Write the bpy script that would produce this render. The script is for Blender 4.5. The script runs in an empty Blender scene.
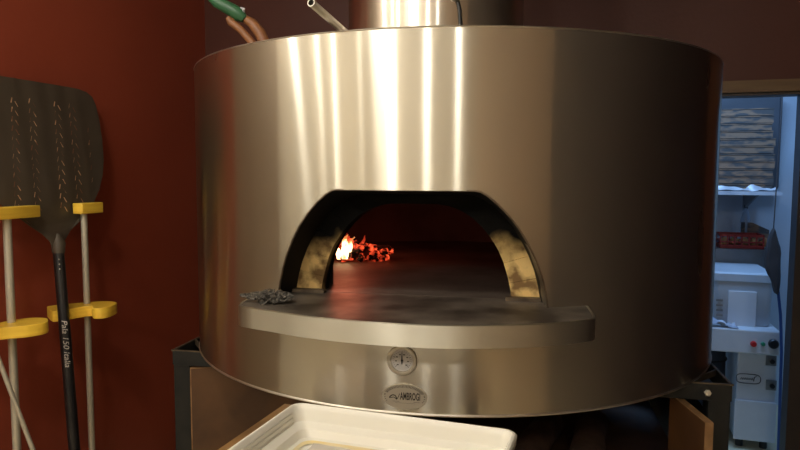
import bpy, bmesh, math, random
from math import sin, cos, pi, radians, sqrt
from mathutils import Vector, Matrix, noise

scene = bpy.context.scene
COL = scene.collection
random.seed(7)

# ------------------------------------------------------------------ camera
F_PX, PITCH, ROLL, YAW, CAM_D, EYE = 648.0, -0.0781, 0.0036, -0.0757, 2.157, 1.45
cp, sp, cy, sy = cos(PITCH), sin(PITCH), cos(YAW), sin(YAW)
FWD = Vector((sy * cp, cy * cp, sp))
RGT0 = Vector((cy, -sy, 0))
UP0 = RGT0.cross(FWD)
RGT = RGT0 * cos(ROLL) + UP0 * sin(ROLL)
UPV = UP0 * cos(ROLL) - RGT0 * sin(ROLL)
cam_data = bpy.data.cameras.new('camera')
cam = bpy.data.objects.new('camera', cam_data)
COL.objects.link(cam)
cam_data.sensor_width = 36.0
cam_data.lens = F_PX / 800 * 36.0
cam_data.clip_start = 0.02
m = Matrix((RGT, UPV, -FWD)).transposed().to_4x4()
m.translation = Vector((0, -CAM_D, EYE))
cam.matrix_world = m
scene.camera = cam

# ------------------------------------------------------------------ exposure, world
scene.view_settings.view_transform = 'Standard'
scene.view_settings.look = 'None'
scene.view_settings.gamma = 1.0
scene.view_settings.use_curve_mapping = False
scene.view_settings.exposure = 0.0
world = bpy.data.worlds.new('world')
scene.world = world
world.use_nodes = True
world.node_tree.nodes['Background'].inputs['Color'].default_value = (0.30, 0.20, 0.15, 1)
world.node_tree.nodes['Background'].inputs['Strength'].default_value = 0.01

# room frame: a runs right along the back wall, b runs towards it
TH = radians(13)
TB = Vector((cos(TH), -sin(TH), 0))
NB = Vector((sin(TH), cos(TH), 0))
FLOOR = -0.10
CEIL = 2.75


def AB(a, b, z=0.0):
    p = TB * a + NB * b
    return Vector((p.x, p.y, z))


# ------------------------------------------------------------------ lamps of the room and one added fill lamp
def point_lamp(loc, power, radius, colour):
    d = bpy.data.lights.new('room_and_fill_lamp', 'POINT')
    d.energy = power
    d.shadow_soft_size = radius
    d.color = colour
    o = bpy.data.objects.new('room_and_fill_lamp', d)
    o.location = loc
    COL.objects.link(o)
    return o


WARM = (1.0, 0.96, 0.87)
for q, az, t, z, pw, rad in (
    ((-0.37, -0.71), -70.5, 1.25, 2.45, 13, 0.05),
    ((-0.30, -0.74), -56.0, 1.9, 2.50, 6, 0.032),
    ((-0.25, -0.76), -47.2, 2.4, 2.55, 13, 0.045),
    ((-0.19, -0.78), -36.5, 3.0, 2.60, 4, 0.05),
    ((-0.13, -0.79), -23.0, 3.2, 2.60, 44, 0.115),
    ((-0.05, -0.80), -9.0, 3.2, 2.60, 27, 0.085),
    ((0.01, -0.80), 3.0, 3.2, 2.60, 18, 0.065),
):
    a_ = radians(az)
    point_lamp((q[0] + t * sin(a_), q[1] - t * cos(a_), z), pw, rad, WARM)

point_lamp((-0.75, -1.75, 2.66), 34, 0.12, WARM)  # added fill lamp, brightens the left wall, rack and tub

# daylight of the back room
ar = bpy.data.lights.new('back_room_daylight', 'AREA')
ar.shape = 'RECTANGLE'
ar.size, ar.size_y = 0.9, 0.5
ar.energy = 29
ar.color = (0.30, 0.55, 1.0)
aro = bpy.data.objects.new('back_room_daylight', ar)
aro.location = AB(1.15, 1.5, 2.45)
aro.rotation_euler = (radians(12), 0, -TH)
COL.objects.link(aro)

# ------------------------------------------------------------------ helpers


class MB:
    def __init__(self):
        self.v, self.f, self.mi, self.sm = [], [], [], []

    def vert(self, p):
        self.v.append(Vector(p))
        return len(self.v) - 1

    def face(self, idx, mi=0, sm=False):
        self.f.append(tuple(idx))
        self.mi.append(mi)
        self.sm.append(sm)

    def hexa(self, P, mi=0):
        # P: 4 bottom corners ccw then 4 top corners
        i = [self.vert(p) for p in P]
        for q in ((3, 2, 1, 0), (4, 5, 6, 7), (0, 1, 5, 4), (1, 2, 6, 5), (2, 3, 7, 6), (3, 0, 4, 7)):
            self.face([i[k] for k in q], mi)

    def box(self, c, s, X=Vector((1, 0, 0)), Y=Vector((0, 1, 0)), Z=Vector((0, 0, 1)), mi=0):
        c = Vector(c)
        hx, hy, hz = s[0] / 2, s[1] / 2, s[2] / 2
        self.hexa([c + X * (a * hx) + Y * (b * hy) + Z * (d * hz) for d in (-1, 1) for a, b in ((-1, -1), (1, -1), (1, 1), (-1, 1))], mi)

    def abbox(self, a0, a1, b0, b1, z0, z1, mi=0):
        self.hexa([AB(a, b, z) for z in (z0, z1) for a, b in ((a0, b0), (a1, b0), (a1, b1), (a0, b1))], mi)

    def prism(self, pts, off, mi=0, sm=False):
        # pts: ordered world points of a planar outline; off: extrusion vector
        n = len(pts)
        A = [self.vert(p) for p in pts]
        B = [self.vert(Vector(p) + Vector(off)) for p in pts]
        self.face(A[::-1], mi)
        self.face(B, mi)
        for k in range(n):
            self.face((A[k], A[(k + 1) % n], B[(k + 1) % n], B[k]), mi, sm)

    def tube(self, path, rad, seg=12, caps=True, mi=0, closed=False, sm=True):
        path = [Vector(p) for p in path]
        n = len(path)
        rr = rad if isinstance(rad, (list, tuple)) else [rad] * n
        rings = []
        prev = None
        for k in range(n):
            if closed:
                t = path[(k + 1) % n] - path[k - 1]
            else:
                t = path[min(k + 1, n - 1)] - path[max(k - 1, 0)]
            t.normalize()
            if prev is None:
                h = Vector((0, 0, 1)) if abs(t.z) < 0.9 else Vector((1, 0, 0))
                x = t.cross(h).normalized()
            else:
                x = (prev - t * prev.dot(t)).normalized()
            prev = x
            y = t.cross(x)
            rings.append([self.vert(path[k] + (x * cos(2 * pi * j / seg) + y * sin(2 * pi * j / seg)) * rr[k]) for j in range(seg)])
        for k in range(n if closed else n - 1):
            A, B = rings[k], rings[(k + 1) % n]
            for j in range(seg):
                self.face((A[j], A[(j + 1) % seg], B[(j + 1) % seg], B[j]), mi, sm)
        if caps and not closed:
            self.face(rings[0][::-1], mi)
            self.face(rings[-1], mi)
        return rings

    def lathe(self, prof, c, X=Vector((1, 0, 0)), Y=Vector((0, 1, 0)), Z=Vector((0, 0, 1)), seg=48, mi=0, sm=True, cap0=False, cap1=False):
        c = Vector(c)
        rings = []
        for r, z in prof:
            rings.append([self.vert(c + (X * cos(2 * pi * j / seg) + Y * sin(2 * pi * j / seg)) * r + Z * z) for j in range(seg)])
        for A, B in zip(rings, rings[1:]):
            for j in range(seg):
                self.face((A[j], A[(j + 1) % seg], B[(j + 1) % seg], B[j]), mi, sm)
        if cap0:
            self.face(rings[0][::-1], mi)
        if cap1:
            self.face(rings[-1], mi)

    def blob(self, c, s, rough=0.2, seed=0, seg=10, rings=7, R=None, mi=0, sm=True):
        c = Vector(c)
        grid = []
        for i in range(rings + 1):
            th = pi * i / rings
            row = []
            for j in range(seg):
                ph = 2 * pi * j / seg
                d = Vector((sin(th) * cos(ph), sin(th) * sin(ph), cos(th)))
                k = 1 + rough * noise.noise(d * 1.7 + Vector((seed * 3.1, seed * 1.7, seed)))* 1.6
                p = Vector((d.x * s[0], d.y * s[1], d.z * s[2])) * k
                if R:
                    p = R @ p
                row.append(self.vert(c + p))
            grid.append(row)
        for i in range(rings):
            for j in range(seg):
                self.face((grid[i][j], grid[i + 1][j], grid[i + 1][(j + 1) % seg], grid[i][(j + 1) % seg]), mi, sm)

    def build(self, name, mats, parent=None, bevel=0.0, auto=True):
        base = Vector((0, 0, 0))
        q = parent
        if q is not None:
            base = world_loc(q)
        me = bpy.data.meshes.new(name)
        me.from_pydata([tuple(p - base) for p in self.v], [], self.f)
        if not isinstance(mats, (list, tuple)):
            mats = [mats]
        for mt in mats:
            me.materials.append(mt)
        me.polygons.foreach_set('material_index', self.mi)
        me.polygons.foreach_set('use_smooth', self.sm)
        bm = bmesh.new()
        bm.from_mesh(me)
        bmesh.ops.remove_doubles(bm, verts=bm.verts, dist=1e-6)
        bmesh.ops.recalc_face_normals(bm, faces=bm.faces)
        for e_ in bm.edges:
            if len(e_.link_faces) == 2 and e_.calc_face_angle(0) > radians(38):
                e_.smooth = False
        bm.to_mesh(me)
        bm.free()
        o = bpy.data.objects.new(name, me)
        COL.objects.link(o)
        if parent is not None:
            o.parent = parent
        if bevel:
            md = o.modifiers.new('bevel', 'BEVEL')
            md.width = bevel
            md.segments = 2
            md.limit_method = 'ANGLE'
            md.angle_limit = radians(40)
        return o


def world_loc(o):
    v = Vector((0, 0, 0))
    while o is not None:
        v += o.location
        o = o.parent
    return v


def thing(name, label, cat, loc=(0, 0, 0), group=None):
    o = bpy.data.objects.new(name, None)
    COL.objects.link(o)
    o.location = loc
    o.empty_display_size = 0.05
    return tag(o, label, cat, group)


def tag(o, label=None, cat=None, group=None, kind=None):
    if label:
        o['label'] = label
    if cat:
        o['category'] = cat
    if group:
        o['group'] = group
    if kind:
        o['kind'] = kind
    return o


def struct(mb, name, mat):
    return tag(mb.build(name, mat), kind='structure')


# ------------------------------------------------------------------ materials
def mat(name, col, rough=0.5, metal=0.0, spec=0.5, noise_scale=None, col2=None, bump=0.0, bump_scale=None, stretch=(1, 1, 1), detail=4.0,
        lo=0.35, hi=0.65, rough2=None, emit=None, estr=0.0, alpha=None, trans=0.0, coat=0.0):
    m = bpy.data.materials.new(name)
    m.use_nodes = True
    nt = m.node_tree
    b = nt.nodes['Principled BSDF']
    b.inputs['Base Color'].default_value = (*col, 1)
    b.inputs['Roughness'].default_value = rough
    b.inputs['Metallic'].default_value = metal
    b.inputs['Specular IOR Level'].default_value = spec
    b.inputs['Transmission Weight'].default_value = trans
    b.inputs['Coat Weight'].default_value = coat
    if emit:
        b.inputs['Emission Color'].default_value = (*emit, 1)
        b.inputs['Emission Strength'].default_value = estr
    tc = nt.nodes.new('ShaderNodeTexCoord')
    mp = nt.nodes.new('ShaderNodeMapping')
    mp.inputs['Scale'].default_value = stretch
    nt.links.new(tc.outputs['Object'], mp.inputs['Vector'])
    if noise_scale:
        n = nt.nodes.new('ShaderNodeTexNoise')
        n.inputs['Scale'].default_value = noise_scale
        n.inputs['Detail'].default_value = detail
        nt.links.new(mp.outputs[0], n.inputs['Vector'])
        r = nt.nodes.new('ShaderNodeMapRange')
        r.inputs['From Min'].default_value = lo
        r.inputs['From Max'].default_value = hi
        nt.links.new(n.outputs['Fac'], r.inputs['Value'])
        if col2:
            mx = nt.nodes.new('ShaderNodeMix')
            mx.data_type = 'RGBA'
            mx.inputs['A'].default_value = (*col, 1)
            mx.inputs['B'].default_value = (*col2, 1)
            nt.links.new(r.outputs[0], mx.inputs['Factor'])
            nt.links.new(mx.outputs['Result'], b.inputs['Base Color'])
        if rough2 is not None:
            r2 = nt.nodes.new('ShaderNodeMapRange')
            r2.inputs['From Min'].default_value = lo
            r2.inputs['From Max'].default_value = hi
            r2.inputs['To Min'].default_value = rough
            r2.inputs['To Max'].default_value = rough2
            nt.links.new(n.outputs['Fac'], r2.inputs['Value'])
            nt.links.new(r2.outputs[0], b.inputs['Roughness'])
    if bump:
        n2 = nt.nodes.new('ShaderNodeTexNoise')
        n2.inputs['Scale'].default_value = bump_scale or 40
        n2.inputs['Detail'].default_value = 5
        nt.links.new(mp.outputs[0], n2.inputs['Vector'])
        bp = nt.nodes.new('ShaderNodeBump')
        bp.inputs['Strength'].default_value = bump
        bp.inputs['Distance'].default_value = 0.01
        nt.links.new(n2.outputs['Fac'], bp.inputs['Height'])
        nt.links.new(bp.outputs[0], b.inputs['Normal'])
    return m


def brushed(name, col, ax, an, wide, mixw, wave=0.0):
    # grain running round the drum: one lobe drawn out vertically, one broad and soft
    m = bpy.data.materials.new(name)
    m.use_nodes = True
    nt = m.node_tree
    for nd in list(nt.nodes):
        if nd.type != 'OUTPUT_MATERIAL':
            nt.nodes.remove(nd)
    out = [nd for nd in nt.nodes if nd.type == 'OUTPUT_MATERIAL'][0]
    t = nt.nodes.new('ShaderNodeTangent')
    t.direction_type = 'RADIAL'
    t.axis = 'Z'
    tc = nt.nodes.new('ShaderNodeTexCoord')
    g1 = nt.nodes.new('ShaderNodeBsdfAnisotropic')
    g1.inputs['Roughness'].default_value = ax
    g1.inputs['Anisotropy'].default_value = an
    g2 = nt.nodes.new('ShaderNodeBsdfAnisotropic')
    g2.inputs['Anisotropy'].default_value = an * 0.45
    mp0 = nt.nodes.new('ShaderNodeMapping')
    mp0.inputs['Scale'].default_value = (1, 1, 0.4)
    n0 = nt.nodes.new('ShaderNodeTexNoise')
    n0.inputs['Scale'].default_value = 3.5
    n0.inputs['Detail'].default_value = 7
    nt.links.new(tc.outputs['Object'], mp0.inputs['Vector'])
    nt.links.new(mp0.outputs[0], n0.inputs['Vector'])
    r0 = nt.nodes.new('ShaderNodeMapRange')
    r0.inputs['From Min'].default_value = 0.3
    r0.inputs['From Max'].default_value = 0.7
    r0.inputs['To Min'].default_value = wide - 0.06
    r0.inputs['To Max'].default_value = wide + 0.06
    nt.links.new(n0.outputs['Fac'], r0.inputs['Value'])
    nt.links.new(r0.outputs[0], g2.inputs['Roughness'])
    r1 = nt.nodes.new('ShaderNodeMix')
    r1.data_type = 'RGBA'
    r1.inputs['A'].default_value = (*[c * 0.84 for c in col], 1)
    r1.inputs['B'].default_value = (*[min(1, c * 1.12) for c in col], 1)
    nt.links.new(n0.outputs['Fac'], r1.inputs['Factor'])
    mx = nt.nodes.new('ShaderNodeMixShader')
    mx.inputs[0].default_value = mixw
    for g in (g1, g2):
        nt.links.new(t.outputs[0], g.inputs['Tangent'])
        nt.links.new(r1.outputs['Result'], g.inputs['Color'])
    nt.links.new(g1.outputs[0], mx.inputs[1])
    nt.links.new(g2.outputs[0], mx.inputs[2])
    nt.links.new(mx.outputs[0], out.inputs['Surface'])
    if wave:
        mp = nt.nodes.new('ShaderNodeMapping')
        mp.inputs['Scale'].default_value = (1, 1, 0.25)
        nt.links.new(tc.outputs['Object'], mp.inputs['Vector'])
        n = nt.nodes.new('ShaderNodeTexNoise')
        n.inputs['Scale'].default_value = 5.0
        n.inputs['Detail'].default_value = 2.0
        nt.links.new(mp.outputs[0], n.inputs['Vector'])
        bp = nt.nodes.new('ShaderNodeBump')
        bp.inputs['Strength'].default_value = 1.0
        bp.inputs['Distance'].default_value = wave
        nt.links.new(n.outputs['Fac'], bp.inputs['Height'])
        for g in (g1, g2):
            nt.links.new(bp.outputs[0], g.inputs['Normal'])
    return m


M = {}
M['drum'] = brushed('brushed_drum_steel', (0.68, 0.64, 0.54), 0.22, 0.78, 0.44, 0.26, wave=0.0006)
M['shelf_edge'] = brushed('brushed_shelf_steel', (0.62, 0.60, 0.52), 0.36, 0.6, 0.5, 0.4)
M['shelf_top'] = mat('stained_shelf_steel', (0.16, 0.135, 0.11), 0.44, 0.4, noise_scale=9, col2=(0.045, 0.036, 0.028), lo=0.38, hi=0.62, rough2=0.5, detail=8)
M['steel'] = mat('satin_steel', (0.62, 0.58, 0.52), 0.3, 1.0, noise_scale=12, rough2=0.4)
M['polished'] = brushed('polished_flue_steel', (0.74, 0.68, 0.58), 0.22, 0.7, 0.40, 0.35, wave=0.002)
M['alu'] = mat('satin_aluminium', (0.56, 0.52, 0.42), 0.42, 0.5, noise_scale=20, rough2=0.5)
M['sheet_black'] = mat('sooty_black_sheet', (0.005, 0.0045, 0.0045), 0.7, 0.0, 0.25, noise_scale=12, col2=(0.009, 0.008, 0.007))
M['iron'] = mat('black_iron', (0.008, 0.009, 0.010), 0.5, 0.1, 0.35, noise_scale=15, col2=(0.016, 0.016, 0.015), bump=0.1)
M['iron_edge'] = mat('worn_iron_edge', (0.16, 0.12, 0.08), 0.5, 0.6, noise_scale=30, col2=(0.07, 0.05, 0.035))
M['red_lit'] = mat('maroon_paint_lit', (0.300, 0.058, 0.028), 0.42, 0, 0.4, noise_scale=1.6, col2=(0.26, 0.048, 0.023), bump=0.08, bump_scale=60)  # maroon lifted, the left wall's stronger light put into the colour
M['red_shaded'] = mat('maroon_paint_shaded', (0.075, 0.020, 0.011), 0.5, 0, 0.3, noise_scale=1.6, col2=(0.062, 0.016, 0.009), bump=0.08, bump_scale=60)  # same maroon darkened, the back wall's shade put into the colour
M['dark_wall'] = mat('dark_panelling', (0.022, 0.008, 0.006), 0.6, noise_scale=2, col2=(0.016, 0.006, 0.005))
M['blend_left'] = mat('tan_blend_strip', (0.26, 0.18, 0.11), 0.6, noise_scale=3, col2=(0.20, 0.13, 0.08), stretch=(1, 1, 0.2))  # in-between tone for the drum's reflection
M['panel'] = mat('brown_wood_panelling', (0.20, 0.12, 0.065), 0.6, noise_scale=3, col2=(0.15, 0.09, 0.05), stretch=(1, 1, 0.2))
M['cream_wall'] = mat('cream_wall_paint', (0.60, 0.55, 0.47), 0.7, noise_scale=2, col2=(0.54, 0.49, 0.41))
M['ceiling'] = mat('ceiling_paint', (0.50, 0.42, 0.32), 0.8, noise_scale=2, col2=(0.44, 0.37, 0.28))
M['floor'] = mat('pale_floor_tile', (0.72, 0.63, 0.42), 0.5, noise_scale=3, col2=(0.64, 0.55, 0.36))  # unseen floor, kept pale to brighten the lower drum's reflection
M['lintel'] = mat('ochre_wood_trim', (0.13, 0.070, 0.022), 0.5, noise_scale=4, col2=(0.10, 0.05, 0.016), stretch=(1, 1, 12))
M['jamb'] = mat('dark_brown_jamb', (0.018, 0.010, 0.008), 0.5, noise_scale=8, col2=(0.028, 0.016, 0.012))
M['pale_wall'] = mat('pale_back_room_wall', (0.50, 0.56, 0.62), 0.7, noise_scale=2, col2=(0.45, 0.5, 0.56))
M['wood_yellow'] = mat('varnished_pine', (0.90, 0.60, 0.065), 0.4, 0, 0.4, noise_scale=5, col2=(0.78, 0.46, 0.045), stretch=(1, 1, 14), detail=6, coat=0.2)
M['board'] = mat('stained_birch_board', (0.115, 0.052, 0.020), 0.5, noise_scale=5, col2=(0.06, 0.026, 0.011), stretch=(1, 1, 1), detail=8)
M['table_wood'] = mat('ochre_table_wood', (0.24, 0.125, 0.04), 0.5, noise_scale=9, col2=(0.15, 0.075, 0.026))
M['board_edge'] = mat('raw_board_edge', (0.30, 0.17, 0.075), 0.6, noise_scale=18, col2=(0.18, 0.09, 0.035))
M['peel_black'] = mat('black_anodised_blade', (0.075, 0.058, 0.040), 0.5, 0.2, noise_scale=6, col2=(0.09, 0.07, 0.05), rough2=0.5)
M['slot_glint'] = mat('lit_slot_edge', (0.75, 0.45, 0.26), 0.35, 0.1, noise_scale=25, col2=(0.22, 0.09, 0.05), lo=0.45, hi=0.55)  # glint of light on the slot bevels, put into the colour
M['handle_black'] = mat('black_handle_coating', (0.012, 0.011, 0.012), 0.35, 0.1, noise_scale=20, col2=(0.018, 0.016, 0.016))
M['ink_white'] = mat('white_print', (0.55, 0.5, 0.45), 0.6)
M['ink_dark'] = mat('dark_engraving', (0.05, 0.04, 0.03), 0.5, 0.3)
M['plate'] = mat('nameplate_metal', (0.60, 0.55, 0.45), 0.42, 0.45, noise_scale=60, rough2=0.5)
M['dial'] = mat('white_dial', (0.72, 0.70, 0.68), 0.4, noise_scale=40, col2=(0.62, 0.6, 0.58))
M['tub'] = mat('white_food_plastic', (0.80, 0.78, 0.70), 0.38, 0, 0.5, noise_scale=6, col2=(0.77, 0.74, 0.66), coat=0.1)
M['flour'] = mat('oily_dough_residue', (0.82, 0.62, 0.18), 0.4, noise_scale=14, col2=(0.75, 0.65, 0.40), coat=0.3)
M['grey_plastic'] = mat('grey_plastic_film', (0.42, 0.38, 0.34), 0.3, noise_scale=16, col2=(0.60, 0.55, 0.48), coat=0.3)
M['hearth'] = mat('hearth_stone', (0.13, 0.105, 0.085), 0.42, noise_scale=5, col2=(0.06, 0.047, 0.038), bump=0.15, bump_scale=30, rough2=0.6, detail=8)
M['dome'] = mat('sooty_dome_brick', (0.12, 0.080, 0.065), 0.8, noise_scale=6, col2=(0.07, 0.045, 0.036), bump=0.4, bump_scale=14)
M['wool'] = mat('steel_wool_wire', (0.15, 0.135, 0.115), 0.55, 0.3, noise_scale=160, col2=(0.03, 0.027, 0.022), lo=0.45, hi=0.55)
M['green'] = mat('green_plastic_grip', (0.025, 0.11, 0.045), 0.45, noise_scale=12, col2=(0.018, 0.075, 0.032))
M['orange_wood'] = mat('orange_worn_wood', (0.30, 0.12, 0.035), 0.5, noise_scale=8, col2=(0.16, 0.06, 0.022), stretch=(1, 1, 1))
M['charcoal'] = mat('charred_log', (0.02, 0.014, 0.012), 0.8, noise_scale=16, col2=(0.05, 0.03, 0.02), bump=0.8, bump_scale=25)
M['bark'] = mat('log_bark', (0.12, 0.06, 0.035), 0.8, noise_scale=12, col2=(0.05, 0.025, 0.015), bump=0.6, bump_scale=30)
M['log_end'] = mat('cut_log_end', (0.40, 0.22, 0.10), 0.7, noise_scale=20, col2=(0.28, 0.14, 0.06))
M['kraft'] = mat('kraft_cardboard', (0.21, 0.125, 0.075), 0.8, noise_scale=14, col2=(0.060, 0.055, 0.052), stretch=(1, 1, 3), lo=0.42, hi=0.58, detail=2)
_nt = M['kraft'].node_tree
_oi = _nt.nodes.new('ShaderNodeObjectInfo')
_ml = _nt.nodes.new('ShaderNodeMath'); _ml.operation = 'MULTIPLY'; _ml.inputs[1].default_value = 37.0
_nt.links.new(_oi.outputs['Random'], _ml.inputs[0])
for _n in _nt.nodes:
    if _n.type == 'MAPPING':
        _nt.links.new(_ml.outputs[0], _n.inputs['Location'])
M['machine'] = mat('white_machine_enamel', (0.62, 0.64, 0.66), 0.4, noise_scale=5, col2=(0.55, 0.57, 0.6))
M['white_plastic'] = mat('white_bin_plastic', (0.46, 0.50, 0.54), 0.45, noise_scale=5, col2=(0.40, 0.44, 0.48))
M['grey_steel'] = mat('grey_counter_steel', (0.26, 0.27, 0.27), 0.4, 0.5, noise_scale=7, col2=(0.2, 0.2, 0.2))
M['dark_blue'] = mat('dark_cabinet_enamel', (0.08, 0.085, 0.10), 0.5, noise_scale=4, col2=(0.055, 0.06, 0.07))
M['gap_dark'] = mat('dark_gap_plastic', (0.02, 0.022, 0.03), 0.5)  # near-black of the gap left of the machine
M['red_plastic'] = mat('red_basket_plastic', (0.38, 0.03, 0.02), 0.45)
M['dark_bag'] = mat('dark_cloth_bag', (0.035, 0.03, 0.03), 0.8, noise_scale=9, col2=(0.06, 0.05, 0.05))
M['film'] = mat('pale_plastic_film', (0.50, 0.52, 0.55), 0.3, noise_scale=9, col2=(0.36, 0.38, 0.42), coat=0.3)
M['paper'] = mat('crumpled_cloth', (0.55, 0.57, 0.62), 0.8, noise_scale=10, col2=(0.25, 0.28, 0.36))
M['bread'] = mat('yellow_wrapped_food', (0.60, 0.35, 0.14), 0.6, noise_scale=20, col2=(0.4, 0.2, 0.08))
M['button_red'] = mat('red_button', (0.55, 0.02, 0.02), 0.35)
M['button_green'] = mat('green_button', (0.02, 0.20, 0.10), 0.35)
M['knob_black'] = mat('black_knob', (0.012, 0.012, 0.014), 0.4)
M['strap'] = mat('blue_hose', (0.02, 0.06, 0.20), 0.5)
M['bottle'] = mat('clear_bottle_plastic', (0.55, 0.62, 0.70), 0.15, trans=0.6)


# brick arch: yellow fire brick, blackened by soot from the crown down
def brick_material():
    m = bpy.data.materials.new('sooty_fire_brick')
    m.use_nodes = True
    nt = m.node_tree
    b = nt.nodes['Principled BSDF']
    b.inputs['Roughness'].default_value = 0.9
    b.inputs['Specular IOR Level'].default_value = 0.15
    tc = nt.nodes.new('ShaderNodeTexCoord')
    n = nt.nodes.new('ShaderNodeTexNoise')
    n.inputs['Scale'].default_value = 22
    n.inputs['Detail'].default_value = 9
    nt.links.new(tc.outputs['Object'], n.inputs['Vector'])
    cr = nt.nodes.new('ShaderNodeValToRGB')
    cr.color_ramp.elements[0].position = 0.40
    cr.color_ramp.elements[0].color = (0.20, 0.12, 0.05, 1)
    cr.color_ramp.elements[1].position = 0.56
    cr.color_ramp.elements[1].color = (0.72, 0.50, 0.20, 1)
    nt.links.new(n.outputs['Fac'], cr.inputs['Fac'])
    sx = nt.nodes.new('ShaderNodeSeparateXYZ')
    nt.links.new(tc.outputs['Object'], sx.inputs[0])
    n2 = nt.nodes.new('ShaderNodeTexNoise')
    n2.inputs['Scale'].default_value = 12
    nt.links.new(tc.outputs['Object'], n2.inputs['Vector'])
    ma = nt.nodes.new('ShaderNodeMath')
    ma.operation = 'MULTIPLY_ADD'
    ma.inputs[1].default_value = 0.10
    nt.links.new(n2.outputs['Fac'], ma.inputs[0])
    nt.links.new(sx.outputs['Z'], ma.inputs[2])
    mr = nt.nodes.new('ShaderNodeMapRange')
    mr.inputs['From Min'].default_value = 1.315
    mr.inputs['From Max'].default_value = 1.36
    nt.links.new(ma.outputs[0], mr.inputs['Value'])
    mx = nt.nodes.new('ShaderNodeMix')
    mx.data_type = 'RGBA'
    mx.inputs['B'].default_value = (0.004, 0.0035, 0.003, 1)
    # soot also covers everything inward of the front face
    dt = nt.nodes.new('ShaderNodeVectorMath')
    dt.operation = 'DOT_PRODUCT'
    dt.inputs[1].default_value = (sin(radians(-7)), -cos(radians(-7)), 0)
    nt.links.new(tc.outputs['Object'], dt.inputs[0])
    m2 = nt.nodes.new('ShaderNodeMapRange')
    m2.inputs['From Min'].default_value = 0.652
    m2.inputs['From Max'].default_value = 0.630
    nt.links.new(dt.outputs['Value'], m2.inputs['Value'])
    mxm = nt.nodes.new('ShaderNodeMath')
    mxm.operation = 'MAXIMUM'
    nt.links.new(mr.outputs[0], mxm.inputs[0])
    nt.links.new(m2.outputs[0], mxm.inputs[1])
    nt.links.new(mxm.outputs[0], mx.inputs['Factor'])
    nt.links.new(cr.outputs['Color'], mx.inputs['A'])
    nt.links.new(mx.outputs['Result'], b.inputs['Base Color'])
    bp = nt.nodes.new('ShaderNodeBump')
    bp.inputs['Strength'].default_value = 0.4
    bp.inputs['Distance'].default_value = 0.01
    nt.links.new(n.outputs['Fac'], bp.inputs['Height'])
    nt.links.new(bp.outputs[0], b.inputs['Normal'])
    return m


M['brick'] = brick_material()


def fire_material(name, c0, c1, s0, s1, scale, lo=0.4, hi=0.65):
    m = bpy.data.materials.new(name)
    m.use_nodes = True
    nt = m.node_tree
    b = nt.nodes['Principled BSDF']
    b.inputs['Base Color'].default_value = (0.02, 0.01, 0.008, 1)
    b.inputs['Roughness'].default_value = 0.9
    tc = nt.nodes.new('ShaderNodeTexCoord')
    n = nt.nodes.new('ShaderNodeTexNoise')
    n.inputs['Scale'].default_value = scale
    n.inputs['Detail'].default_value = 4
    nt.links.new(tc.outputs['Object'], n.inputs['Vector'])
    mr = nt.nodes.new('ShaderNodeMapRange')
    mr.inputs['From Min'].default_value = lo
    mr.inputs['From Max'].default_value = hi
    nt.links.new(n.outputs['Fac'], mr.inputs['Value'])
    mx = nt.nodes.new('ShaderNodeMix')
    mx.data_type = 'RGBA'
    mx.inputs['A'].default_value = (*c0, 1)
    mx.inputs['B'].default_value = (*c1, 1)
    nt.links.new(mr.outputs[0], mx.inputs['Factor'])
    ms = nt.nodes.new('ShaderNodeMapRange')
    ms.inputs['From Min'].default_value = lo
    ms.inputs['From Max'].default_value = hi
    ms.inputs['To Min'].default_value = s0
    ms.inputs['To Max'].default_value = s1
    nt.links.new(n.outputs['Fac'], ms.inputs['Value'])
    nt.links.new(mx.outputs['Result'], b.inputs['Emission Color'])
    nt.links.new(ms.outputs[0], b.inputs['Emission Strength'])
    return m


M['ember'] = fire_material('glowing_embers', (0.6, 0.03, 0.01), (1.0, 0.10, 0.03), 0.0, 2.0, 38, 0.46, 0.66)
M['flame'] = fire_material('bright_flame', (1.0, 0.30, 0.08), (1.0, 0.62, 0.30), 0.9, 5.0, 22, 0.42, 0.56)
M['flame_red'] = fire_material('red_flame', (0.8, 0.03, 0.01), (1.0, 0.10, 0.03), 0.15, 1.0, 20, 0.45, 0.6)

# ------------------------------------------------------------------ the setting
AL, AR, BB, BF = -1.5, 1.75, 0.86, -5.2          # left wall, right wall, back wall, wall behind the viewer
mb = MB(); mb.abbox(AL - 0.1, AR + 1.2, BF - 0.1, 3.0, FLOOR - 0.1, FLOOR); struct(mb, 'floor', M['floor'])
mb = MB(); mb.abbox(AL - 0.1, AR + 1.2, BF - 0.1, 3.0, CEIL, CEIL + 0.1); struct(mb, 'ceiling', M['ceiling'])
mb = MB(); mb.abbox(AL - 0.1, AL, -0.75, BB + 0.07, FLOOR, CEIL); struct(mb, 'wall_left', M['red_lit'])
mb = MB(); mb.abbox(AL - 0.1, AL, -1.5, -0.75, FLOOR, CEIL); struct(mb, 'wall_left_blend', M['blend_left'])  # unseen section added to soften the red-to-cream step mirrored in the drum
mb = MB(); mb.abbox(AL - 0.1, AL, BF - 0.1, -1.5, FLOOR, CEIL); struct(mb, 'wall_left_front', M['cream_wall'])
D0, D1, DH = 0.52, 1.232, 1.772                  # doorway in the back wall
mb = MB()
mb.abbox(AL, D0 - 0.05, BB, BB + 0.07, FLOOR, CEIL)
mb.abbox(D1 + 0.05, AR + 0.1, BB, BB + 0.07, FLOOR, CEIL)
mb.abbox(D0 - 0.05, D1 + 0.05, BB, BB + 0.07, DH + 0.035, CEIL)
struct(mb, 'wall_back', M['red_shaded'])
mb = MB(); mb.abbox(AR, AR + 0.1, -1.7, BB, FLOOR, CEIL); struct(mb, 'wall_right', M['dark_wall'])
mb = MB(); mb.abbox(AR, AR + 0.1, BF, -1.7, FLOOR, CEIL); struct(mb, 'wall_right_front', M['panel'])
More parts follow.
